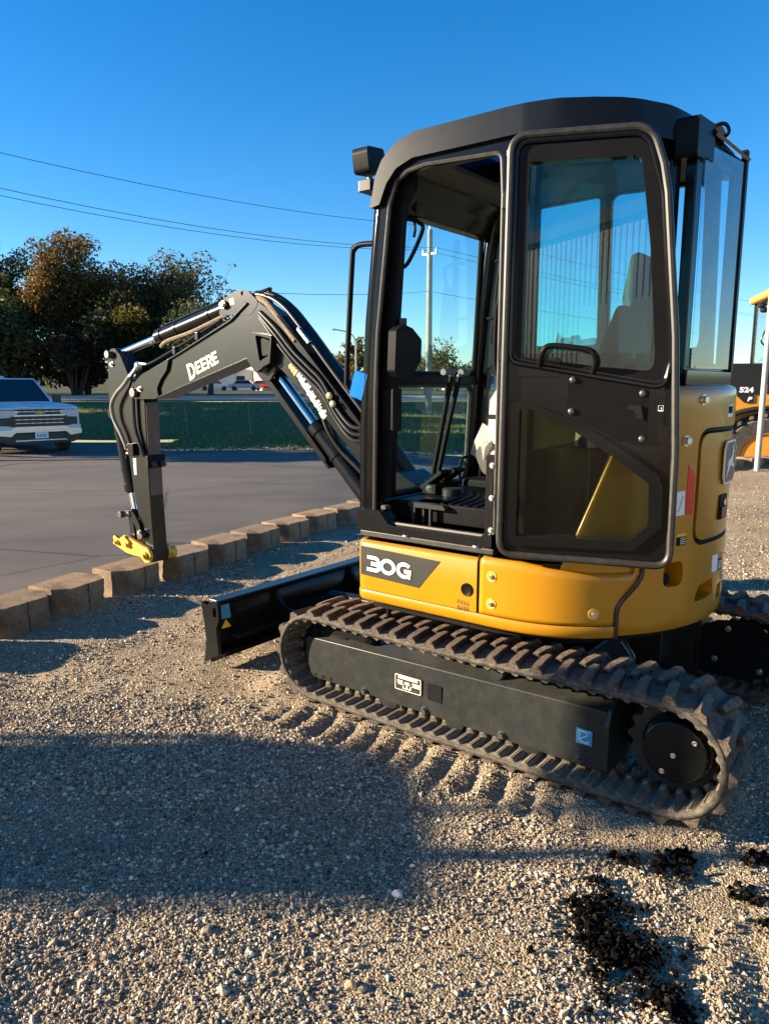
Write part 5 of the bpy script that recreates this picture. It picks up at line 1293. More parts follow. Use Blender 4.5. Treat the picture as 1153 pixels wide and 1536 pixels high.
MB().cyl((.22, -.18, 1.50), (.23, -.18, 1.72), .018, 12).build('joystick', 'dark', EX)
MB().lathe([(.026, 0), (.03, .006), (.03, .022), (.024, .026), (0, .026)], (.20, .45, 1.20), 'x', 20).build('seat_knob', 'seatshell', EX)
MB().tube(smoothpath([(.09, .36, .90), (.092, .36, 1.15), (.075, .36, 1.21), (-.06, .36, 1.32)], 4), .014, 10).build('adjust_lever', 'grip', EX)

# fittings at the front left
mo = MB().prism(rpoly([(.60, 1.53), (.64, 1.56), (.63, 1.73), (.58, 1.76), (.51, 1.745), (.44, 1.70), (.445, 1.61), (.51, 1.54)], .02), .600, .64, 'yz').build('monitor', 'dark', EX, bevel=.012)
MB().cyl((.62, .555, 1.74), (.62, .555, 1.785), .017, 14).box(.61, .63, .545, .565, 1.70, 1.745).build('beacon_knob', 'seatcloth', EX)
MB().prism(rpoly([(.60, 1.30), (.60, 1.49), (.535, 1.49), (.535, 1.30)], .012), .64, .70, 'yz').build('window_latch', 'dark', EX, bevel=.006)
im = MB().box(.655, .69, .335, .43, 2.235, 2.335).build('inner_mirror', MT['frame'], EX, bevel=.018, seg=3)
MB().prism(rpoly([(.43, 2.245), (.43, 2.37), (.395, 2.37), (.375, 2.255), (.39, 2.245)], .01), .640, .652, 'yz').build('mirror_bracket', MT['frame'], EX, bevel=.003)
MB().tube(smoothpath([(.70, .475, 2.215), (.69, .42, 2.222), (.68, .36, 2.218), (.675, .335, 2.185), (.695, .42, 2.035), (.71, .48, 2.01)], 5), .0095, 8).build('inner_grab_bar', 'plastic', EX)
MB().tube(smoothpath([(.68, .40, 2.235), (.68, .385, 2.19), (.675, .40, 2.15)], 4), .007, 6).build('wiper_stub', 'dark', EX)
# outside grab bar with the blue-wrapped mirror
gb = MB().tube(smoothpath([(.745, .60, 2.10), (.82, .60, 2.102), (.853, .60, 2.085), (.864, .60, 2.04), (.90, .60, 1.555), (.893, .60, 1.49), (.862, .60, 1.468), (.76, .60, 1.452)], 6), .0125, 12).build('grab_handle', 'plastic', EX)
bm_ = basis((-.86, .05, -.32), (-.15, .0, .92), (.80, .63, 1.503))
MB().prism(rpoly([(-.035, -.062), (.043, -.058), (.036, .062), (-.040, .052)], .006), -.012, .012, 'xy', M=bm_).build('film_wrapped_mirror', 'blue', EX, bevel=.004)
MB().tube([(.80, .625, 1.45), (.79, .625, 1.475)], .01, 8).build('mirror_stem', 'plastic', EX)
# work lamp
lm = MB(); M = Matrix.Translation((.852, .500, 2.468)) @ Matrix.Rotation(radians(-6), 4, 'X')
lm.prism(rpoly([(-.056, -.052), (.056, -.052), (.062, .03), (.055, .052), (-.055, .052), (-.062, .03)], .022), -.045, .04, 'yz', M=M)
lm = lm.build('work_lamp', 'plastic', EX, bevel=.022, seg=3)
MB().prism(rpoly([(-.050, -.046), (.050, -.046), (.050, .046), (-.050, .046)], .02), .041, .047, 'yz', M=M).build('lamp_lens', 'glass', lm)
MB().box(.80, .87, .435, .55, 2.335, 2.385).build('lamp_bracket', 'boomgrey', EX, bevel=.004)
MB().cyl((.845, .50, 2.38), (.845, .50, 2.41), .014, 10).build('lamp_stud', 'pin', EX)
MB().box(.70, .81, .46, .52, 2.345, 2.365).build('lamp_arm', 'boomgrey', EX, bevel=.003)

# ------------------------------------------------------------------ the open door
DH = Vector((0.0, .765, 0)); DD = Vector((-.944, -.33, 0)).normalized()
DM = Matrix(((DD.x, -DD.y, 0, DH.x), (DD.y, DD.x, 0, DH.y), (0, 0, 1, 0), (0, 0, 0, 1)))   # X along the door, -Y out of it
out = rpoly([(-.026, .858), (.608, .853), (.604, 1.25), (.580, 1.68), (.530, 2.14), (.512, 2.23), (.470, 2.352), (-.020, 2.363)], [.06, .055, 0, .3, .3, .15, .10, .06], 7)
up_h = rpoly([(.054, 1.602), (.060, 2.258), (.425, 2.248), (.468, 1.963), (.501, 1.62), (.502, 1.548), (.30, 1.568)], [.012, .012, .035, 0, .1, .035, .2])
lo_h = rpoly([(.053, .948), (.053, 1.418), (.09, 1.416), (.231, 1.352), (.378, 1.257), (.508, 1.163), (.513, 1.015), (.455, .957)], [.01, .012, .03, .05, .05, .02, .02, .02])
out = [(u + (.0165 if u < .25 else -.0165), z + (.0165 if z < 1.5 else -.0165)) for u, z in out]
dr = MB().prism(out, .0, .045, 'xz', [up_h, lo_h]).build('cab_door', 'gloss', EX, mat_local=DM, bevel=.008)
def dput(mb, name, m, bevel=0, seg=2, par=None): return mb.build(name, m, par or dr, bevel=bevel, seg=seg)
dput(MB().tube([(u, -.006, z) for u, z in rpoly(out, 0)], .0135, 10, closed=True), 'door_seal', 'seal')
groove = rpoly([(.012, 1.585), (.016, 2.326), (.442, 2.316), (.500, 2.13), (.545, 1.72), (.556, 1.58), (.540, 1.492), (.306, 1.533)], [.04, .05, .07, .3, .3, .1, .05, .3], 7)
dput(MB().tube([(u, -.004, z) for u, z in groove], .0105, 10, closed=True), 'window_trim', 'gloss')
dput(MB().prism(rpoly([(.026, 1.60), (.030, 2.312), (.434, 2.302), (.488, 2.13), (.532, 1.72), (.54, 1.58), (.525, 1.512), (.306, 1.550)], [.03, .04, .06, .3, .3, .1, .05, .3], 6), -.003, .0, 'xz', [up_h]), 'window_gasket', 'plastic')
dput(MB().prism(rpoly([(p[0], p[1]) for p in up_h], 0), .018, .023), 'door_window', 'doorglass')
dput(MB().prism(lo_h, .018, .023), 'door_lower_window', 'lowglass')
lo_o = rpoly([(.022, .912), (.020, 1.43), (.046, 1.445), (.090, 1.438), (.223, 1.385), (.375, 1.306), (.537, 1.195), (.554, 1.15), (.558, 1.012), (.468, .920)], [.03, .02, .02, .03, .06, .06, .05, .03, .03, .03], 5)
dput(MB().prism(lo_o, -.018, .0, 'xz', [lo_h]), 'lower_window_frame', 'gloss', .008, 3)
ln = MB()
for sgn in (0,):
    ln.prism(rpoly([(.218, 1.400), (.220, 1.533), (.232, 1.537), (.492, 1.487), (.492, 1.312), (.476, 1.303), (.402, 1.306), (.35, 1.336)], [.01, .008, .01, .012, .012, .01, .03, .03]), -.012, .0)
stp = dput(ln, 'storage_panel', 'plastic', .004)
for u, z in ((.236, 1.520), (.235, 1.410), (.471, 1.474), (.477, 1.318)):
    dput(MB().ball((u, -.014, z), (.0125, .008, .0125), 14), 'dome_bolt', 'pin', par=stp)
dput(MB().tube(smoothpath([(.122, -.004, 1.566), (.123, -.03, 1.590), (.135, -.045, 1.622), (.165, -.047, 1.637), (.28, -.047, 1.622), (.307, -.045, 1.603), (.312, -.03, 1.575), (.302, -.004, 1.545)], 6), .0105, 12), 'door_grab_bar', 'plastic')
dput(MB().prism(rpoly([(.417, 1.424), (.427, 1.436), (.467, 1.432), (.477, 1.389), (.470, 1.386), (.452, 1.391), (.447, 1.414), (.430, 1.418)], .004), -.030, -.012), 'latch_lever', 'black', .005)
dput(MB().prism(rpoly([(.522, 1.412), (.541, 1.412), (.541, 1.434), (.522, 1.434)], .002), -.0025, 0), 'door_plate', 'dark'); _p = dr.children[-1]
dput(MB().prism([(.523, 1.413), (.540, 1.413), (.540, 1.433), (.523, 1.433)], -.0035, -.0026, 'xz', [[(.5242, 1.4175), (.5388, 1.4175), (.5388, 1.432), (.5242, 1.432)]]).box(.532, .535, -.0035, -.0026, 1.421, 1.426), 'plate_print', 'white', par=_p)
dput(MB().prism(rpoly([(.540, 1.505), (.545, 1.393), (.565, 1.36), (.583, 1.36), (.572, 1.62), (.552, 1.62)], .008), -.004, .0), 'latch_recess', 'dark')
dput(MB().cyl((.556, -.006, 1.375), (.556, 0, 1.375), .012, 16), 'latch_striker', 'dark')
dput(MB().box(.03, .19, -.003, 0, 1.53, 1.595), 'door_inner_skin', 'gloss', .002)
# ------------------------------------------------------------------ boom, arm, cylinders
bo = [(3.372, 1.462), (3.335, 1.406), (3.076, 1.409), (2.951, 1.443), (2.12, 1.664), (2.00, 1.650), (1.872, 1.605), (1.494, 1.300), (1.20, 1.02), (1.00, .84), (.93, .84), (.90, .92), (.98, 1.03), (1.25, 1.285), (1.50, 1.535), (1.70, 1.735), (1.88, 1.90), (2.06, 2.000), (2.115, 1.996), (2.284, 1.896), (2.799, 1.713), (3.215, 1.575), (3.323, 1.50)]
bor = [.05, .04, .05, .2, .2, .15, .2, .3, .3, .04, .04, .04, .1, .3, .3, .3, .15, .04, .05, .2, .3, .2, .05]
bp = rpoly(bo, bor, 4)
boom = MB().prism(bp, -.066, .066).build('boom', 'boomgrey', EX, bevel=.004)
# fork cheeks at the arm end and welded flanges along the edges
fk = rpoly([(3.372, 1.462), (3.335, 1.406), (3.076, 1.409), (3.03, 1.425), (3.045, 1.48), (3.00, 1.54), (2.93, 1.60), (2.90, 1.675), (3.215, 1.575), (3.33, 1.505)], [.05, .04, .03, .02, .04, .05, .04, .01, .03, .05])
for s in (1, -1): MB().prism(fk, s * .066, s * .085).build('fork_cheek', 'boomgrey', boom, bevel=.004)
def ribbon(pts, y0, y1, t, name='flange'):
    P = [Vector((x, 0, z)) for x, z in pts]; mb = MB(); rows = []
    for i, p in enumerate(P):
        a = P[max(0, i - 1)]; b = P[min(len(P) - 1, i + 1)]; d = (b - a).normalized(); n = Vector((-d.z, 0, d.x)) * t
        rows.append([(p.x, y0, p.z), (p.x, y1, p.z), (p.x + n.x, y1, p.z + n.z), (p.x + n.x, y0, p.z + n.z)])
    mb.grid(rows, closed=True); k = len(rows) - 1; mb.f.append((0, 1, 2, 3)); mb.f.append((4 * k + 3, 4 * k + 2, 4 * k + 1, 4 * k))
    return mb.build(name, 'boomgrey', boom, bevel=.002)
ribbon([(3.08, 1.408), (2.951, 1.441), (2.12, 1.661)], -.082, .082, -.010)
ribbon([(3.215, 1.577), (2.799, 1.715), (2.284, 1.898), (2.13, 1.992)], -.080, .080, .010)
ribbon([(1.88, 1.897), (1.70, 1.732), (1.50, 1.532), (1.25, 1.282), (1.0, 1.05)], -.080, .080, -.010)
ear = rpoly([(2.40, 1.93), (2.37, 1.99), (2.285, 2.055), (2.19, 2.072), (2.12, 2.055), (2.03, 1.985), (2.10, 1.92)], [.03, .04, .04, .03, .03, .03, .03])
for s in (1, -1):
    MB().prism(ear, s * .050, s * .068, 'xz', [rpoly([(2.163, 2.036), (2.187, 2.036), (2.187, 2.060), (2.163, 2.060)], .010)]).build('cylinder_ear', 'boomgrey', boom, bevel=.003)
MB().prism([(2.245, 1.990), (2.285, 1.985), (2.295, 2.020), (2.255, 2.028)], .0682, .0695).build('grease_sticker', 'gold', boom)
def pin(parent, x, z, y0, y1, r, name='pivot_pin', bolt_off=(.03, .02)):
    mb = MB(); mb.cyl((x, y0, z), (x, y1, z), r, 20)
    p = mb.build(name, 'pin', parent, bevel=.003)
    return p
def lockplate(parent, x, z, y, dx, dz, s=.03):
    d = Vector((dx, 0, dz)).normalized(); q = Vector((x, 0, z)) + d * .07
    M = basis((d.x, 0, d.z), (-d.z, 0, d.x), (x, y, z))
    lp = MB().prism(rpoly([(-s, -s), (.085, -s * .8), (.10, 0), (.085, s * .8), (-s, s)], .012), 0, .009, 'xy', M=M).build('pin_lock', 'black', parent, bevel=.002)
    bolt(lp, (q.x, y, q.z), (0, 1, 0), .013, 'steel', .014)
pin(boom, 3.300, 1.450, -.11, .112, .032); lockplate(boom, 3.300, 1.450, .0855, -.85, .35)
pin(boom, 2.335, 1.990, -.085, .085, .026); bolt(boom, (2.335, .085, 1.990), (0, 1, 0), .016, 'steel', .012)
lettering('boom_lettering', 'EERE', .082, 'cream', boom, side(2.530, .0668, 1.646, radians(18.2)), .175, 1.0)
lettering('boom_lettering', 'D', .108, 'cream', boom, side(2.683, .0668, 1.5955, radians(18.2)), .185, .95)
# sticker strip on the lower boom section
M = basis((-.66, 0, -.75), (-.75, 0, .66), (1.80, .0668, 1.615))
for k in range(3): MB().prism([(.002 + .026 * k, .0), (.022 + .026 * k, -.006), (.022 + .026 * k, .068), (.002 + .026 * k, .074)], 0, .001, 'xy', M=M).build('gold_bar', 'gold', boom)
rr = random.Random(5); sm = MB(); x = .085
while x < .40:
    w = rr.uniform(.010, .020); h = rr.uniform(.03, .05); y = .005 - .02 * x + rr.uniform(0, .006)
    sm.prism([(x, y), (x + w, y + rr.uniform(-.004, .004)), (x + w * .9, y + h), (x + w * .1, y + h * rr.uniform(.8, 1))], 0, .001, 'xy', M=M); x += w + rr.uniform(.002, .006)
sm.build('worn_sticker', 'white', boom, smooth=0)
# lamp pocket at the elbow
pk = rpoly([(2.050, 1.812), (2.100, 1.655), (2.03, 1.575), (1.905, 1.63), (1.885, 1.785)], .015)
pkh = rpoly([(2.022, 1.795), (1.99, 1.64), (1.92, 1.67), (1.90, 1.77)], .012)
MB().prism(pk, .066, .115, 'xz', [pkh]).build('lamp_guard', 'boomgrey', boom, bevel=.003)
MB().prism(rpoly([(1.99, 1.78), (1.985, 1.67), (1.93, 1.68), (1.92, 1.76)], .015), .067, .10).build('boom_lamp', 'dark', boom, bevel=.01)
brk = rpoly([(2.13, 1.668), (2.09, 1.60), (2.03, 1.535), (1.955, 1.525), (1.90, 1.60), (1.93, 1.66)], [.01, .04, .03, .04, .03, .02])
for s in (.05, -.07): MB().prism(brk, s, s + .02, 'xz').build('cylinder_bracket', 'boomgrey', boom, bevel=.003)
pin(boom, 1.985, 1.600, -.09, .09, .024)
# swing post
MB().prism(rpoly([(1.08, .74), (1.10, 1.0), (.98, 1.06), (.86, 1.0), (.76, .86), (.74, .56), (1.10, .56), (1.14, .64)], .04), -.12, .12).build('swing_post', 'boomgrey', EX, bevel=.01)
pin(EX, .955, .91, -.15, .15, .035); pin(EX, 1.06, .68, -.15, .15, .03)

def cylinder(name, p_base, p_rod, rb, rr_, frac, bm='black', guard=False, y=0.0):
    a = Vector((p_base[0], y, p_base[1])); b = Vector((p_rod[0], y, p_rod[1])); d = (b - a); L = d.length; d.normalize(); m = a + d * L * frac
    mb = MB(); mb.tube([a + d * .02, m - d * .06, m - d * .058, m], [rb, rb, rb * 1.13, rb * 1.13], 20)
    up = Vector((-d.z, 0, d.x))
    mb.cyl(a - Vector((0, .05, 0)), a + Vector((0, .05, 0)), rb * 1.05, 18)
    o = mb.build(name, bm, EX, smooth=40)
    MB().tube([m, m + d * .012], rr_ * 1.35, 18).build('gland', 'black', o)
    MB().cyl(m - d * .05, b, rr_, 18).build('rod', 'chrome', o)
    MB().cyl(b - Vector((0, .045, 0)), b + Vector((0, .045, 0)), rr_ * 1.6, 18).build('rod_eye', 'boomgrey', o)
    for t in (.25, .7): q = a + d * L * frac * t; MB().cyl(q, q + d * .02, rb * 1.10, 20).build('clamp_band', 'black', o)
    MB().tube([a + d * L * .08 + up * (rb + .012), a + d * L * (frac - .07) + up * (rb + .012), a + d * L * (frac - .05) + up * rb], .009, 8).build('feed_pipe', 'black', o)
    return o
ac = cylinder('arm_cylinder', (2.335, 1.990), (3.612, 1.722), .048, .027, .60)
bc_ = cylinder('boom_cylinder', (1.06, .68), (1.985, 1.600), .052, .030, .64)
gd = MB(); dv = Vector((.70, 0, .714)); ov = Vector((.714, 0, -.70))
q0 = Vector((1.985, 0, 1.60)); q1 = Vector((1.46, 0, 1.08))
g = [q0 + ov * .055 - dv * .02, q0 + ov * .072 - dv * .0, q1 + ov * .072, q1 + ov * .055]
gd.prism([(p.x, p.z) for p in g], -.05, .06); gd.prism([(p.x, p.z) for p in (q0 + ov * .03, q0 + ov * .06, q1 + ov * .06 + dv * .03, q1 + ov * .04 + dv * .06)], .052, .06)
gd.build('rod_guard', 'black', bc_, bevel=.003)

# arm
ao = [(3.612, 1.765), (3.655, 1.70), (3.66, 1.56), (3.672, 1.40), (3.60, 1.235), (3.50, 1.09), (3.45, .98), (3.415, .68), (3.36, .50), (3.30, .34), (3.285, .235), (3.235, .222), (3.215, .27), (3.232, .70), (3.235, 1.13), (3.235, 1.38), (3.25, 1.45), (3.30, 1.50), (3.39, 1.54), (3.50, 1.72), (3.56, 1.765)]
arm = MB().prism(rpoly(ao, [.04, .04, .1, .1, .1, .1, .1, .1, .1, .05, .03, .03, .03, .1, .1, .05, .05, .04, .05, .05, .04], 4), -.058, .058).build('arm', 'boomgrey', EX, bevel=.005)
MB().prism([(3.2345, .72), (3.2345, 1.36), (3.226, 1.36), (3.226, .72)], -.052, .052).build('bounce_tone_plate', paint('bounce_brown_tone', (0.10, 0.062, 0.040), 0.55, vary=0.3), arm)  # brown sheet puts the reflected light on this unlit face into colour
pin(arm, 3.612, 1.722, -.095, .095, .028); lockplate(arm, 3.612, 1.722, .0585, -.15, -.9)
MB().box(3.205, 3.24, -.075, .075, .92, 1.01).build('hose_port_block', 'dark', arm, bevel=.008); _h = arm.children[-1]
for y in (-.045, .03): MB().cyl((3.205, y, .955), (3.185, y, .935), .02, 12).build('port_cap', 'pin', _h)
MB().box(3.215, 3.285, -.07, .07, .23, .33).build('arm_tip', 'boomgrey', arm, bevel=.01)
MB().box(3.36, 3.43, .060, .088, 1.00, 1.09).build('valve_block', 'black', arm, bevel=.005); _h = arm.children[-1]
for z in (1.015, 1.045, 1.075): MB().cyl((3.43, .075, z), (3.452, .075, z), .012, 10).build('fitting', 'steel', _h)
MB().prism([(3.375, .86), (3.40, .86), (3.405, .98), (3.37, .98)], .0585, .0605).build('spec_label', 'cream', arm)
MB().tube(smoothpath([(3.375, .075, 1.56), (3.43, .09, 1.50), (3.51, .10, 1.44), (3.575, .10, 1.36), (3.565, .095, 1.26), (3.50, .09, 1.16), (3.455, .085, 1.08), (3.45, .08, 1.045)], 6), .0145, 10).build('arm_hose', paint('grey_sleeved_hose', (0.22, 0.21, 0.19), 0.3, dust=.1), EX)
MB().tube(smoothpath([(3.36, .04, 1.53), (3.32, .075, 1.50), (3.335, .08, 1.38), (3.33, .08, 1.20), (3.28, .075, 1.07), (3.26, .065, 1.0)], 6), .014, 10).build('arm_hose', 'hose', EX)
# bucket cylinder, links and coupler
bk = cylinder('bucket_cylinder', (3.665, 1.30), (3.505, .555), .042, .024, .78, y=0.0)
gl_ = rpoly([(3.555, .575), (3.50, .60), (3.42, .585), (3.355, .51), (3.315, .40), (3.34, .385), (3.395, .47), (3.44, .525), (3.52, .535)], [.025, .03, .04, .05, .02, .02, .04, .03, .02])
for s in (.060, -.078): MB().prism(gl_, s, s + .018).build('guide_link', 'boomgrey', EX, bevel=.003)
for s in (.035, -.053): MB().prism(rpoly([(3.525, .575), (3.475, .575), (3.445, .36), (3.485, .34), (3.50, .36)], .02), s, s + .018).build('push_link', 'boomgrey', EX, bevel=.003)
pin(EX, 3.525, .558, -.10, .125, .024, 'link_pin'); bolt(EX.children[-1], (3.49, .08, .555), (0, 1, 0), .018, 'steel', .014)
pin(EX, 3.335, .425, -.09, .092, .034, 'link_pin'); bolt(EX.children[-1], (3.325, .092, .445), (0, 1, 0), .013, 'steel', .012)
cpo = rpoly([(3.672, .372), (3.655, .385), (3.60, .36), (3.523, .402), (3.30, .345), (3.235, .335), (3.205, .285), (3.225, .235), (3.275, .222), (3.33, .262), (3.42, .262), (3.50, .268), (3.66, .312)], [.01, .01, .02, .02, .02, .03, .03, .03, .03, .03, .03, .03, .01], 4)
cp = MB().prism(cpo, .070, .095).prism(cpo, -.095, -.070).box(3.45, 3.62, -.07, .07, .285, .30).build('coupler', 'couple', EX, bevel=.004)
for x, z, r in ((3.265, .280, .030), (3.475, .335, .026), (3.615, .335, .020)):
    MB().cyl((x, -.115, z), (x, .112, z), r, 18).build('coupler_pin', 'couple', cp, bevel=.003); bolt(cp, (x, .112, z), (0, 1, 0), r * .55, 'couple', .012)
MB().prism(rpoly([(3.50, .40), (3.44, .36), (3.46, .34), (3.52, .38)], .008), .095, .115).build('latch_tongue', 'couple', cp, bevel=.003)
MB().cyl((3.25, -.14, .275), (3.25, -.095, .275), .045, 18).build('coupler_hook', 'couple', cp, bevel=.004)

# hoses over the elbow and along the boom
def hose(pts, r, m='hose', name='hydraulic_hose', n=6): return MB().tube(smoothpath(pts, n), r, 10).build(name, m, EX)
for y, dz in ((-.045, .0), (-.018, .015), (.010, .010), (.036, .0)):
    hose([(2.20, y, 2.02), (2.05, y, 2.035 + dz), (1.88, y, 1.968 + dz), (1.72, y, 1.825 + dz), (1.50, y, 1.595 + dz), (1.25, y, 1.34 + dz), (1.02, y * .8, 1.10), (.86, y * .6, .90)], .0135)
hose([(2.13, .03, 2.02), (2.02, .05, 2.00), (1.93, .06, 1.945), (1.80, .06, 1.815), (1.74, .06, 1.755)], .019, 'sleeve', 'hose_sleeve')
hose([(2.02, .075, 2.04), (1.96, .045, 2.06), (2.02, .0, 2.055), (2.10, .03, 2.05)], .010)
for y, d in ((.082, .0), (.086, -.035), (.082, -.07)):
    hose([(2.02, y - .01, 1.93 + d * .5), (1.88, y, 1.825 + d), (1.75, y, 1.70 + d), (1.62, y, 1.60 + d), (1.52, y, 1.52 + d), (1.42, y, 1.38 + d), (1.30, y + .01, 1.28 + d), (1.18, y, 1.26 + d), (1.0, y, 1.12 + d)], .0115)
MB().box(1.62, 1.74, -.06, .07, 1.770, 1.79, M=Matrix.Translation((1.68, 0, 1.78)) @ Matrix.Rotation(radians(-44), 4, 'Y') @ Matrix.Translation((-1.68, 0, -1.78))).build('hose_clamp', 'steel', EX, bevel=.004)
for x, z in ((1.455, 1.445), (1.43, 1.40)): MB().ball((x, .10, z), (.022, .015, .020), 10).build('pipe_clip', paint('bright_clip', (.55, .53, .30), .3, metal=.6), EX)
hose([(1.56, .05, 1.35), (1.50, .06, 1.24), (1.42, .05, 1.14), (1.30, .05, 1.05), (1.10, .05, .9)], .013)
hose([(1.52, .02, 1.34), (1.46, .03, 1.20), (1.36, .02, 1.10), (1.12, .02, .92)], .013)
# steel pipe on the upper boom and hoses at the arm pivot
MB().tube(smoothpath([(2.40, .045, 1.905), (2.80, .045, 1.765), (3.10, .05, 1.665), (3.20, .055, 1.64)], 4), .011, 8).build('boom_pipe', 'black', EX)
MB().tube(smoothpath([(2.36, .02, 1.94), (2.70, .04, 1.845), (2.95, .05, 1.795), (3.02, .05, 1.76)], 4), .015, 8).build('hose_sleeve', 'sleeve', EX)
MB().tube([(3.19, .055, 1.645), (3.27, .055, 1.652)], .010, 8).build('pipe_end', 'steel', EX)
MB().ball((3.29, .055, 1.635), (.032, .024, .034), 12).build('hose_elbow', 'steel', EX)
hose([(3.29, .055, 1.64), (3.33, .06, 1.60), (3.375, .07, 1.56)], .016, 'steel', 'hose_ferrule')
hose([(3.27, .02, 1.65), (3.33, .02, 1.63), (3.36, .03, 1.56), (3.36, .04, 1.52)], .014)
for x, z in ((2.86, 1.725), (2.62, 1.81)): MB().box(x - .015, x + .015, .03, .072, z - .02, z + .03).build('pipe_bracket', 'boomgrey', EX, bevel=.003)
# ------------------------------------------------------------------ white pickup
MT['carwhite'] = paint('white_car_paint', (.66, .66, .65), .35, vary=.02, spec=.3)
MT['silver'] = paint('bright_bumper', (.62, .62, .63), .22, metal=.75, vary=.03)
MT['carglass'] = paint('dark_car_glass', (.012, .018, .022), .03, coat=.5)
MT['carblack'] = paint('black_car_trim', (.012, .012, .013), .35)
MT['lens'] = paint('headlamp_lens', (.55, .57, .58), .06, coat=1.0)
MT['amber'] = paint('amber_lens', (.75, .22, .05), .15)
PT = thing('pickup_truck', 'white full-size pickup facing right with chrome bumper, at the left edge', 'pickup truck', (-8.66, 18.7, -.205), radians(-47))
def arch(cx, r, n=14, z=.40): return [(cx + r * cos(pi * k / n), z + r * sin(pi * k / n)) for k in range(n + 1)]
prof = [(0.0, .55), (.03, .80), (.02, 1.06), (-.03, 1.165), (-.22, 1.205), (-1.30, 1.26), (-1.42, 1.26), (-3.9, 1.28), (-5.75, 1.30), (-5.80, .62), (-5.3, .45)] + arch(-4.65, .50)[::-1] + arch(-.95, .50)[::-1] + [(-.30, .45)]
bd = MB().prism(prof, -.98, .98).build('body', 'carwhite', PT, bevel=.07, seg=4)
MB().prism([(-1.25, .45), (-4.2, .45), (-4.2, .5), (-1.25, .5)], -.99, .99).build('rocker_panel', 'carblack', PT)
gh = MB(); base = [(-1.40, -.90, 1.24), (-1.40, .90, 1.24), (-4.15, .90, 1.26), (-4.15, -.90, 1.26)]; topv = [(-2.25, -.70, 1.90), (-2.25, .70, 1.90), (-3.85, .72, 1.92), (-3.85, -.72, 1.92)]
gh.add(base + topv, [(0, 1, 2, 3), (4, 5, 6, 7), (0, 1, 5, 4), (1, 2, 6, 5), (2, 3, 7, 6), (3, 0, 4, 7)]); gh.build('cab_roof', 'carwhite', PT, bevel=.06, seg=3)
def facet(a, b, c, d, name, m, off=.006, inset=.0):
    P = [Vector(p) for p in (a, b, c, d)]; n = (P[1] - P[0]).cross(P[3] - P[0]).normalized()
    return MB().add([p + n * off for p in P] + [p - n * .01 for p in P], [(0, 1, 2, 3), (7, 6, 5, 4), (0, 1, 5, 4), (1, 2, 6, 5), (2, 3, 7, 6), (3, 0, 4, 7)]).build(name, m, PT, smooth=0)
facet((-1.46, -.80, 1.285), (-1.46, .80, 1.285), (-2.20, .635, 1.865), (-2.20, -.635, 1.865), 'windshield', 'carglass')
for s in (1, -1):
    q = [(-1.75, s * .868, 1.32), (-2.75, s * .875, 1.32), (-2.75, s * .745, 1.84), (-2.30, s * .745, 1.84)]; facet(*(q if s < 0 else q[::-1]), 'side_window', 'carglass', .012)
    q = [(-2.85, s * .875, 1.32), (-3.85, s * .875, 1.32), (-3.70, s * .75, 1.84), (-2.85, s * .745, 1.84)]; facet(*(q if s < 0 else q[::-1]), 'side_window', 'carglass', .012)
    MB().prism(rpoly([(-1.74, 1.24), (-1.62, 1.24), (-1.62, 1.44), (-1.74, 1.44)], .03), s * .95, s * 1.15).build('door_mirror', 'carblack', PT, bevel=.02)
    MB().prism(rpoly([(s * .52, .955), (s * .97, .975), (s * .98, 1.09), (s * .93, 1.105), (s * .52, 1.095)], .02), -.04, .045, 'yz').build('headlight', 'lens', PT, bevel=.015)
    MB().prism(rpoly([(s * .88, .965), (s * .985, .975), (s * .985, 1.095), (s * .92, 1.10)], .01), -.12, .035, 'yz').build('turn_signal', 'amber', PT, bevel=.01)
    MB().prism(rpoly([(s * .62, .70), (s * .93, .72), (s * .93, .92), (s * .62, .93)], .03), -.02, .033, 'yz').build('air_intake', 'carblack', PT, bevel=.01)
    for cx in (-.95, -4.65):
        wm = MB(); wm.lathe([(.18, -.13), (.36, -.13), (.395, -.10), (.40, -.04), (.40, .04), (.395, .10), (.36, .13), (.18, .13), (.18, -.13)], (cx, s * .86, .40), seg=32, caps=False)
        w = wm.build('wheel', 'rubber', PT); MB().lathe([(.25, -.10), (.25, .12), (.20, .11), (.05, .12), (.0, .12)], (cx, s * .865, .40), seg=24).build('rim', 'chrome', w)
        MB().box(cx - .5, cx + .5, min(s * .5, s * .93), max(s * .5, s * .93), .3, .85).build('wheel_well', 'carblack', PT)
MB().box(-5.4, -.3, -.70, .70, .30, .50).build('underbody', 'carblack', PT)
gr = MB().prism(rpoly([(-.64, .66), (.64, .66), (.68, 1.02), (.58, 1.125), (-.58, 1.125), (-.68, 1.02)], .03), -.02, .042, 'yz').build('grille', 'carblack', PT)
MB().box(.0, .060, -.62, .62, .945, .995).build('grille_bar', 'silver', gr, bevel=.012)
for z in (.87, .78, 1.065):
    MB().box(.03, .048, -.58, .58, z - .005, z + .005).build('grille_slat', 'silver', gr)
    for k in range(-3, 4): MB().box(.03, .054, k * .17 - .03, k * .17 + .03, z - .006, z + .012).build('grille_tab', 'silver', gr)
bt = MB().prism([(-.125, -.022), (-.045, -.022), (-.040, -.042), (.055, -.042), (.050, -.022), (.125, -.022), (.110, .022), (.045, .022), (.040, .042), (-.055, .042), (-.050, .022), (-.112, .022)], 0, .02, 'xy', M=basis((0, 1, 0), (0, 0, 1), (.055, 0, 1.045)))
bt.build('badge', 'gold', gr, bevel=.003)
bp_ = MB().prism(rpoly([(-1.0, .50), (-1.0, .62), (-.72, .63), (-.62, .70), (.62, .70), (.72, .63), (1.0, .62), (1.0, .50), (.72, .46), (.60, .56), (-.60, .56), (-.72, .46)], .02), -.10, .10, 'yz').build('front_bumper', 'silver', PT, bevel=.02)
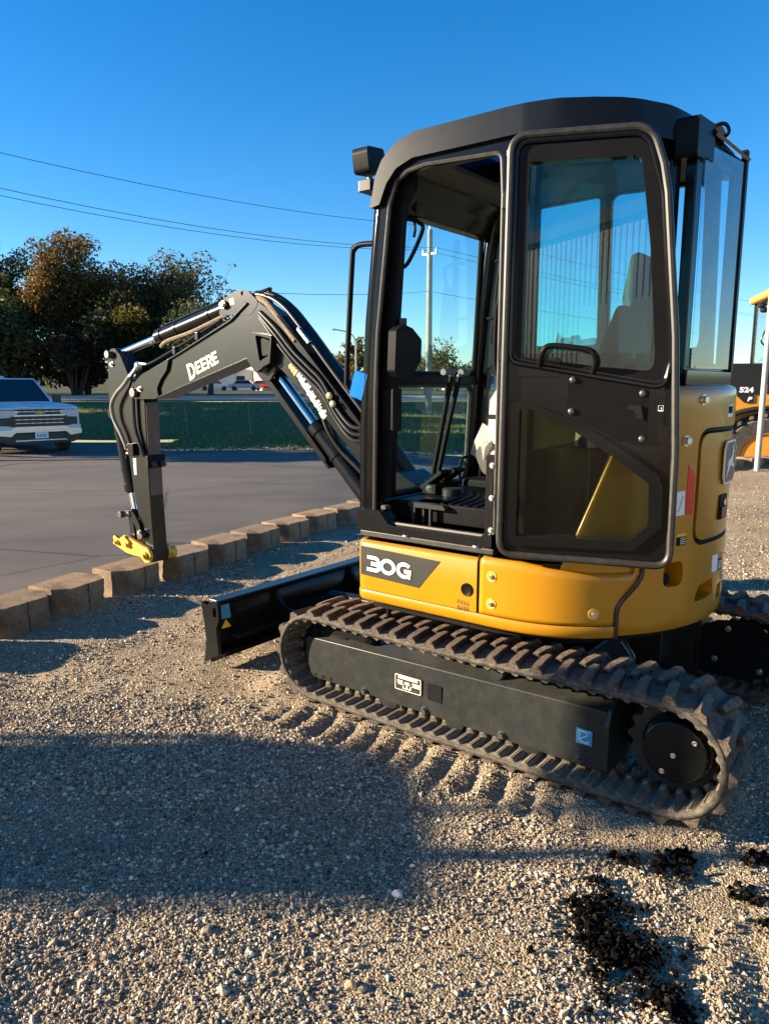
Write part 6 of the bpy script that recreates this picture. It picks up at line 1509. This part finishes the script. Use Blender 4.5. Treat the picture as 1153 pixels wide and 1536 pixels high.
MB().prism(rpoly([(-.98, .36), (-.98, .52), (.98, .52), (.98, .36), (.78, .28), (-.78, .28)], .03), -.10, .07, 'yz').build('lower_bumper', 'carblack', PT, bevel=.02)
MB().box(.06, .095, -.62, .62, .335, .375).build('skid_trim', 'silver', PT, bevel=.01)
lp = MB().box(.085, .105, -.16, .16, .40, .555).build('license_plate', 'white', PT, bevel=.003)
pr = MB(); rg = random.Random(9)
for k in range(7): x = -.115 + k * .034; pr.box(.105, .1065, x, x + .012, .435, .50); pr.box(.105, .1065, x + .012, x + .022, .435 if k % 2 else .485, .45 if k % 2 else .50)
pr.build('plate_marks', 'carblack', lp)
MB().prism(rpoly([(-2.55, 1.905), (-2.75, 1.97), (-2.80, 1.91)], .01), -.03, .03).build('antenna_fin', 'carwhite', PT)
for s in (1, -1):
    MB().tube(smoothpath([(-1.25, s * .50, 1.243), (-.8, s * .56, 1.214), (-.25, s * .66, 1.168), (-.08, s * .70, 1.13)], 5), .016, 8).build('hood_crease', 'carwhite', PT)
    MB().prism(rpoly([(s * .60, .56), (s * 1.0, .58), (s * 1.0, .72), (s * .84, .73), (s * .66, .70)], .02), -.06, .055, 'yz').build('bumper_corner', 'carwhite', PT, bevel=.02)
    MB().tube([(x - .004, s * .985, z) for x, z in arch(-.95, .515, 16)], .022, 8).build('arch_trim', 'carblack', PT)
    for x in (-1.72, -2.80, -3.90): MB().box(x - .006, x + .006, s * .978, s * .986, .52, 1.24).build('door_seam', 'carblack', PT)
MB().box(-.05, .03, -.9, .9, 1.108, 1.118).build('hood_gap', 'carblack', PT)
MB().box(-.30, -.24, -.02, .02, 1.155, 1.175).build('washer_nozzle', 'chrome', PT)

# ------------------------------------------------------------------ wheel loader at the right edge
MT['loadyellow'] = paint('loader_yellow', (.64, .26, .02), .35, dust=.1, coat=.3)
LO = thing('wheel_loader', 'yellow wheel loader with black engine hood, cut off by the right edge', 'wheel loader', (7.72, 14.5, -.70), radians(-14))
def wheel(x, y, r):
    w = MB(); w.lathe([(r * .55, -.26), (r * .90, -.26), (r * .97, -.20), (r, -.1), (r, .1), (r * .97, .20), (r * .90, .26), (r * .55, .26), (r * .55, -.26)], (x, y, r), seg=40, caps=False); w = w.build('wheel', 'rubber', LO)
    lg = MB()
    for k in range(22):
        a = 2 * pi * k / 22
        for s in (1, -1):
            M = Matrix.Translation((x, y, r)) @ Matrix.Rotation(a + (.14 if s > 0 else 0), 4, 'Y') @ Matrix.Translation((0, s * .14, r)) @ Matrix.Rotation(s * .5, 4, 'Z')
            lg.box(-.05, .05, -.15, .15, -.03, .035, M=M)
    lg.build('tyre_lugs', 'rubber', w, bevel=.01)
    rm = MB().lathe([(r * .56, -.24), (r * .60, -.27), (r * .54, -.25), (r * .50, -.12), (r * .22, -.10), (r * .20, -.16), (0, -.16)], (x, y, r), seg=36).build('rim', 'loadyellow', w)
    for k in range(10): a = 2 * pi * k / 10; MB().cyl((x + r * .33 * cos(a), y - .13, r + r * .33 * sin(a)), (x + r * .33 * cos(a), y - .10, r + r * .33 * sin(a)), .022, 8).build('wheel_nut', 'steel', w)
for x in (-.35, 2.6):
    for y in (-.25, 1.45): wheel(x, y, .82)
MB().box(-2.0, -.0, -.22, 1.45, 1.0, 2.0).build('engine_hood', 'loadyellow', LO, bevel=.06); hd = LO.children[-1]
MB().prism(rpoly([(-2.05, 1.95), (-2.1, 2.30), (-1.6, 2.62), (.35, 2.62), (.15, 2.42), (-.42, 2.20), (-.42, 2.02), (-1.0, 2.02), (-1.25, 2.20), (-1.7, 2.20)], .03), -.255, 1.48).build('hood_top', 'carblack', LO, bevel=.03); ht = LO.children[-1]
MB().prism(rpoly([(-2.05, 1.25), (-2.05, 2.0), (-1.2, 2.20), (-.45, 2.20), (-.45, 1.25)], .03), -.24, 1.46).build('hood_side', 'loadyellow', LO, bevel=.02)
MB().prism(rpoly([(-.42, 1.55), (-.42, 2.18), (.12, 2.40), (.9, 2.40), (.9, 1.55)], .03), -.26, 1.47).build('cab_base_panel', 'loadyellow', LO, bevel=.02)
MB().prism(rpoly([(-.36, 2.22), (.14, 2.43), (.14, 2.62), (.30, 2.62), (.9, 2.62), (.9, 2.20), (.2, 2.19), (-.36, 2.03)], .02), -.275, -.262).build('cab_base_band', 'carblack', LO, bevel=.004)
text('model_number', '524', .135, 'white', ht, basis((1, 0, 0), (0, 0, 1), (-.72, -.2575, 2.115)), .001, .006, 1.25, 0, 1)
text('model_number', 'P', .11, 'white', ht, basis((1, 0, 0), (0, 0, 1), (-.66, -.2595, 1.94)), .001, .006, 1.2, .25, 1)
MB().prism([(-.90, 2.02), (-.58, 2.02), (-.58, 1.87), (-.74, 1.87)], -.258, -.2565).build('badge_field', 'carblack', ht)
MB().tube(smoothpath([(-1.25, -.35, 1.30), (-1.0, -.36, 1.62), (-.6, -.37, 1.75), (-.1, -.37, 1.78), (.35, -.36, 1.68), (.5, -.35, 1.30)], 6), .05, 8, flat=4, up=(0, 1, 0)).build('fender', 'carblack', LO)
MB().prism(rpoly([(-.38, 1.30), (-.42, 1.60), (-.30, 1.62), (-.22, 1.42)], .02), -.40, -.30).build('fender_bracket', 'loadyellow', LO)
MB().box(-2.0, 2.8, .1, 1.1, .55, 1.25).build('chassis', 'dark', LO)
MB().box(-.33, 1.3, -.15, 1.35, 2.63, 3.85).build('cab_glazing', 'rearglass', LO)
for x, y in ((-.36, -.17), (1.24, -.17), (-.36, 1.30), (1.24, 1.30)): MB().box(x, x + .07, y, y + .07, 2.6, 3.9).build('cab_pillar', 'carblack', LO)
MB().box(-.45, 1.4, -.25, 1.45, 3.86, 4.02).build('cab_roof', 'loadyellow', LO, bevel=.05)
rl = MB(); 
for k, (dx, dz) in enumerate(((0, 0), (-.12, -.05), (-.08, -.13))): rl.ball((-.44 + dx, -.22, 3.74 + dz), (.08, .06, .055), 10)
rl.tube(smoothpath([(-.32, -.2, 3.85), (-.47, -.25, 3.80), (-.62, -.22, 3.70)], 4), .02, 6); rl.build('cab_lights', 'carblack', LO)
MB().tube(smoothpath([(-.32, -.2, 3.35), (-.46, -.26, 3.25), (-.54, -.28, 3.05), (-.45, -.26, 2.95), (-.32, -.2, 3.0)], 5), .018, 6).build('mirror_bracket', 'carblack', LO)
MB().prism([(1.9, 1.2), (3.2, .7), (4.2, .3), (4.2, .6), (3.3, 1.2), (2.0, 1.9)], .3, .9).build('lift_arm', 'loadyellow', LO, bevel=.03)

wpst = MB().tube([(0, 0, -.1), (0, 0, 4.2)], .048, 14).build('marker_post', 'whitepost'); wpst.location = (6.62, 13.1, 0)
tag(wpst, 'slim white post standing in the gravel before the wheel loader', 'post')

shadow_post = MB().tube([(0, 0, -.1), (0, 0, 2.35)], .035, 12).build('marker_post', 'whitepost'); shadow_post.location = (-6.2, 2.185, 0)  # added out of view only to cast a thin shadow line
tag(shadow_post, 'added unseen post left of the view that draws the thin shadow line across the gravel', 'post')

sgp = thing('added_shade_board', 'added unseen board on a slim pole left of the view, shading the track rear', 'sign', (-8.4, 2.45, 0))  # invented board and pole, out of view, there to shade the track rear
MB().tube([(0, 0, -.1), (0, 0, 3.25)], .03, 10).build('board_pole', 'whitepost', sgp)
MB().box(.031, .045, -.15, .17, 2.58, 3.22).build('board_panel', 'whitepost', sgp, bevel=.004)

# unseen second machine guessed from the foreground shadow, mirrored to give that shadow's outline
def copy_tree(o, parent=None):
    c = o.copy(); COL.objects.link(c); c.parent = parent
    if o.type == 'MESH' and parent: c.matrix_local = o.matrix_local.copy()
    for ch in list(o.children): copy_tree(ch, c)
    return c
SKIP = ('plug', 'bolt', 'label', 'tag', 'decal', 'sticker', 'print', 'lettering', 'model_number', 'rib', 'tread_lug', 'inner_rib', 'hose', 'pipe', 'fitting', 'pin', 'wrap', 'seat', 'window', 'windscreen', 'console', 'joystick', 'pedal', 'mat', 'adjust', 'gold', 'roller', 'symbol')
E2 = EX.copy(); COL.objects.link(E2); E2.scale = (1, -1, 1); E2.location = (-8.85, 2.27, 0); E2.rotation_euler = (0, 0, radians(180))
E2['label'] = 'unseen second compact excavator left of the view, guessed from the long foreground shadow'; 
for ch in list(EX.children):
    if not any(s in ch.name for s in SKIP):
        c = ch.copy(); COL.objects.link(c); c.parent = E2
tp = MB().prism(rpoly([(-.42, .90), (-.42, 2.36), (.60, 2.36), (.68, 1.7), (.70, .90)], .04), -.312, .645).build('cab_light_block', 'plastic', E2)  # added dark box keeps light from leaking through the unseen cab
EX['group'] = E2['group'] = 'compact excavators in the yard'
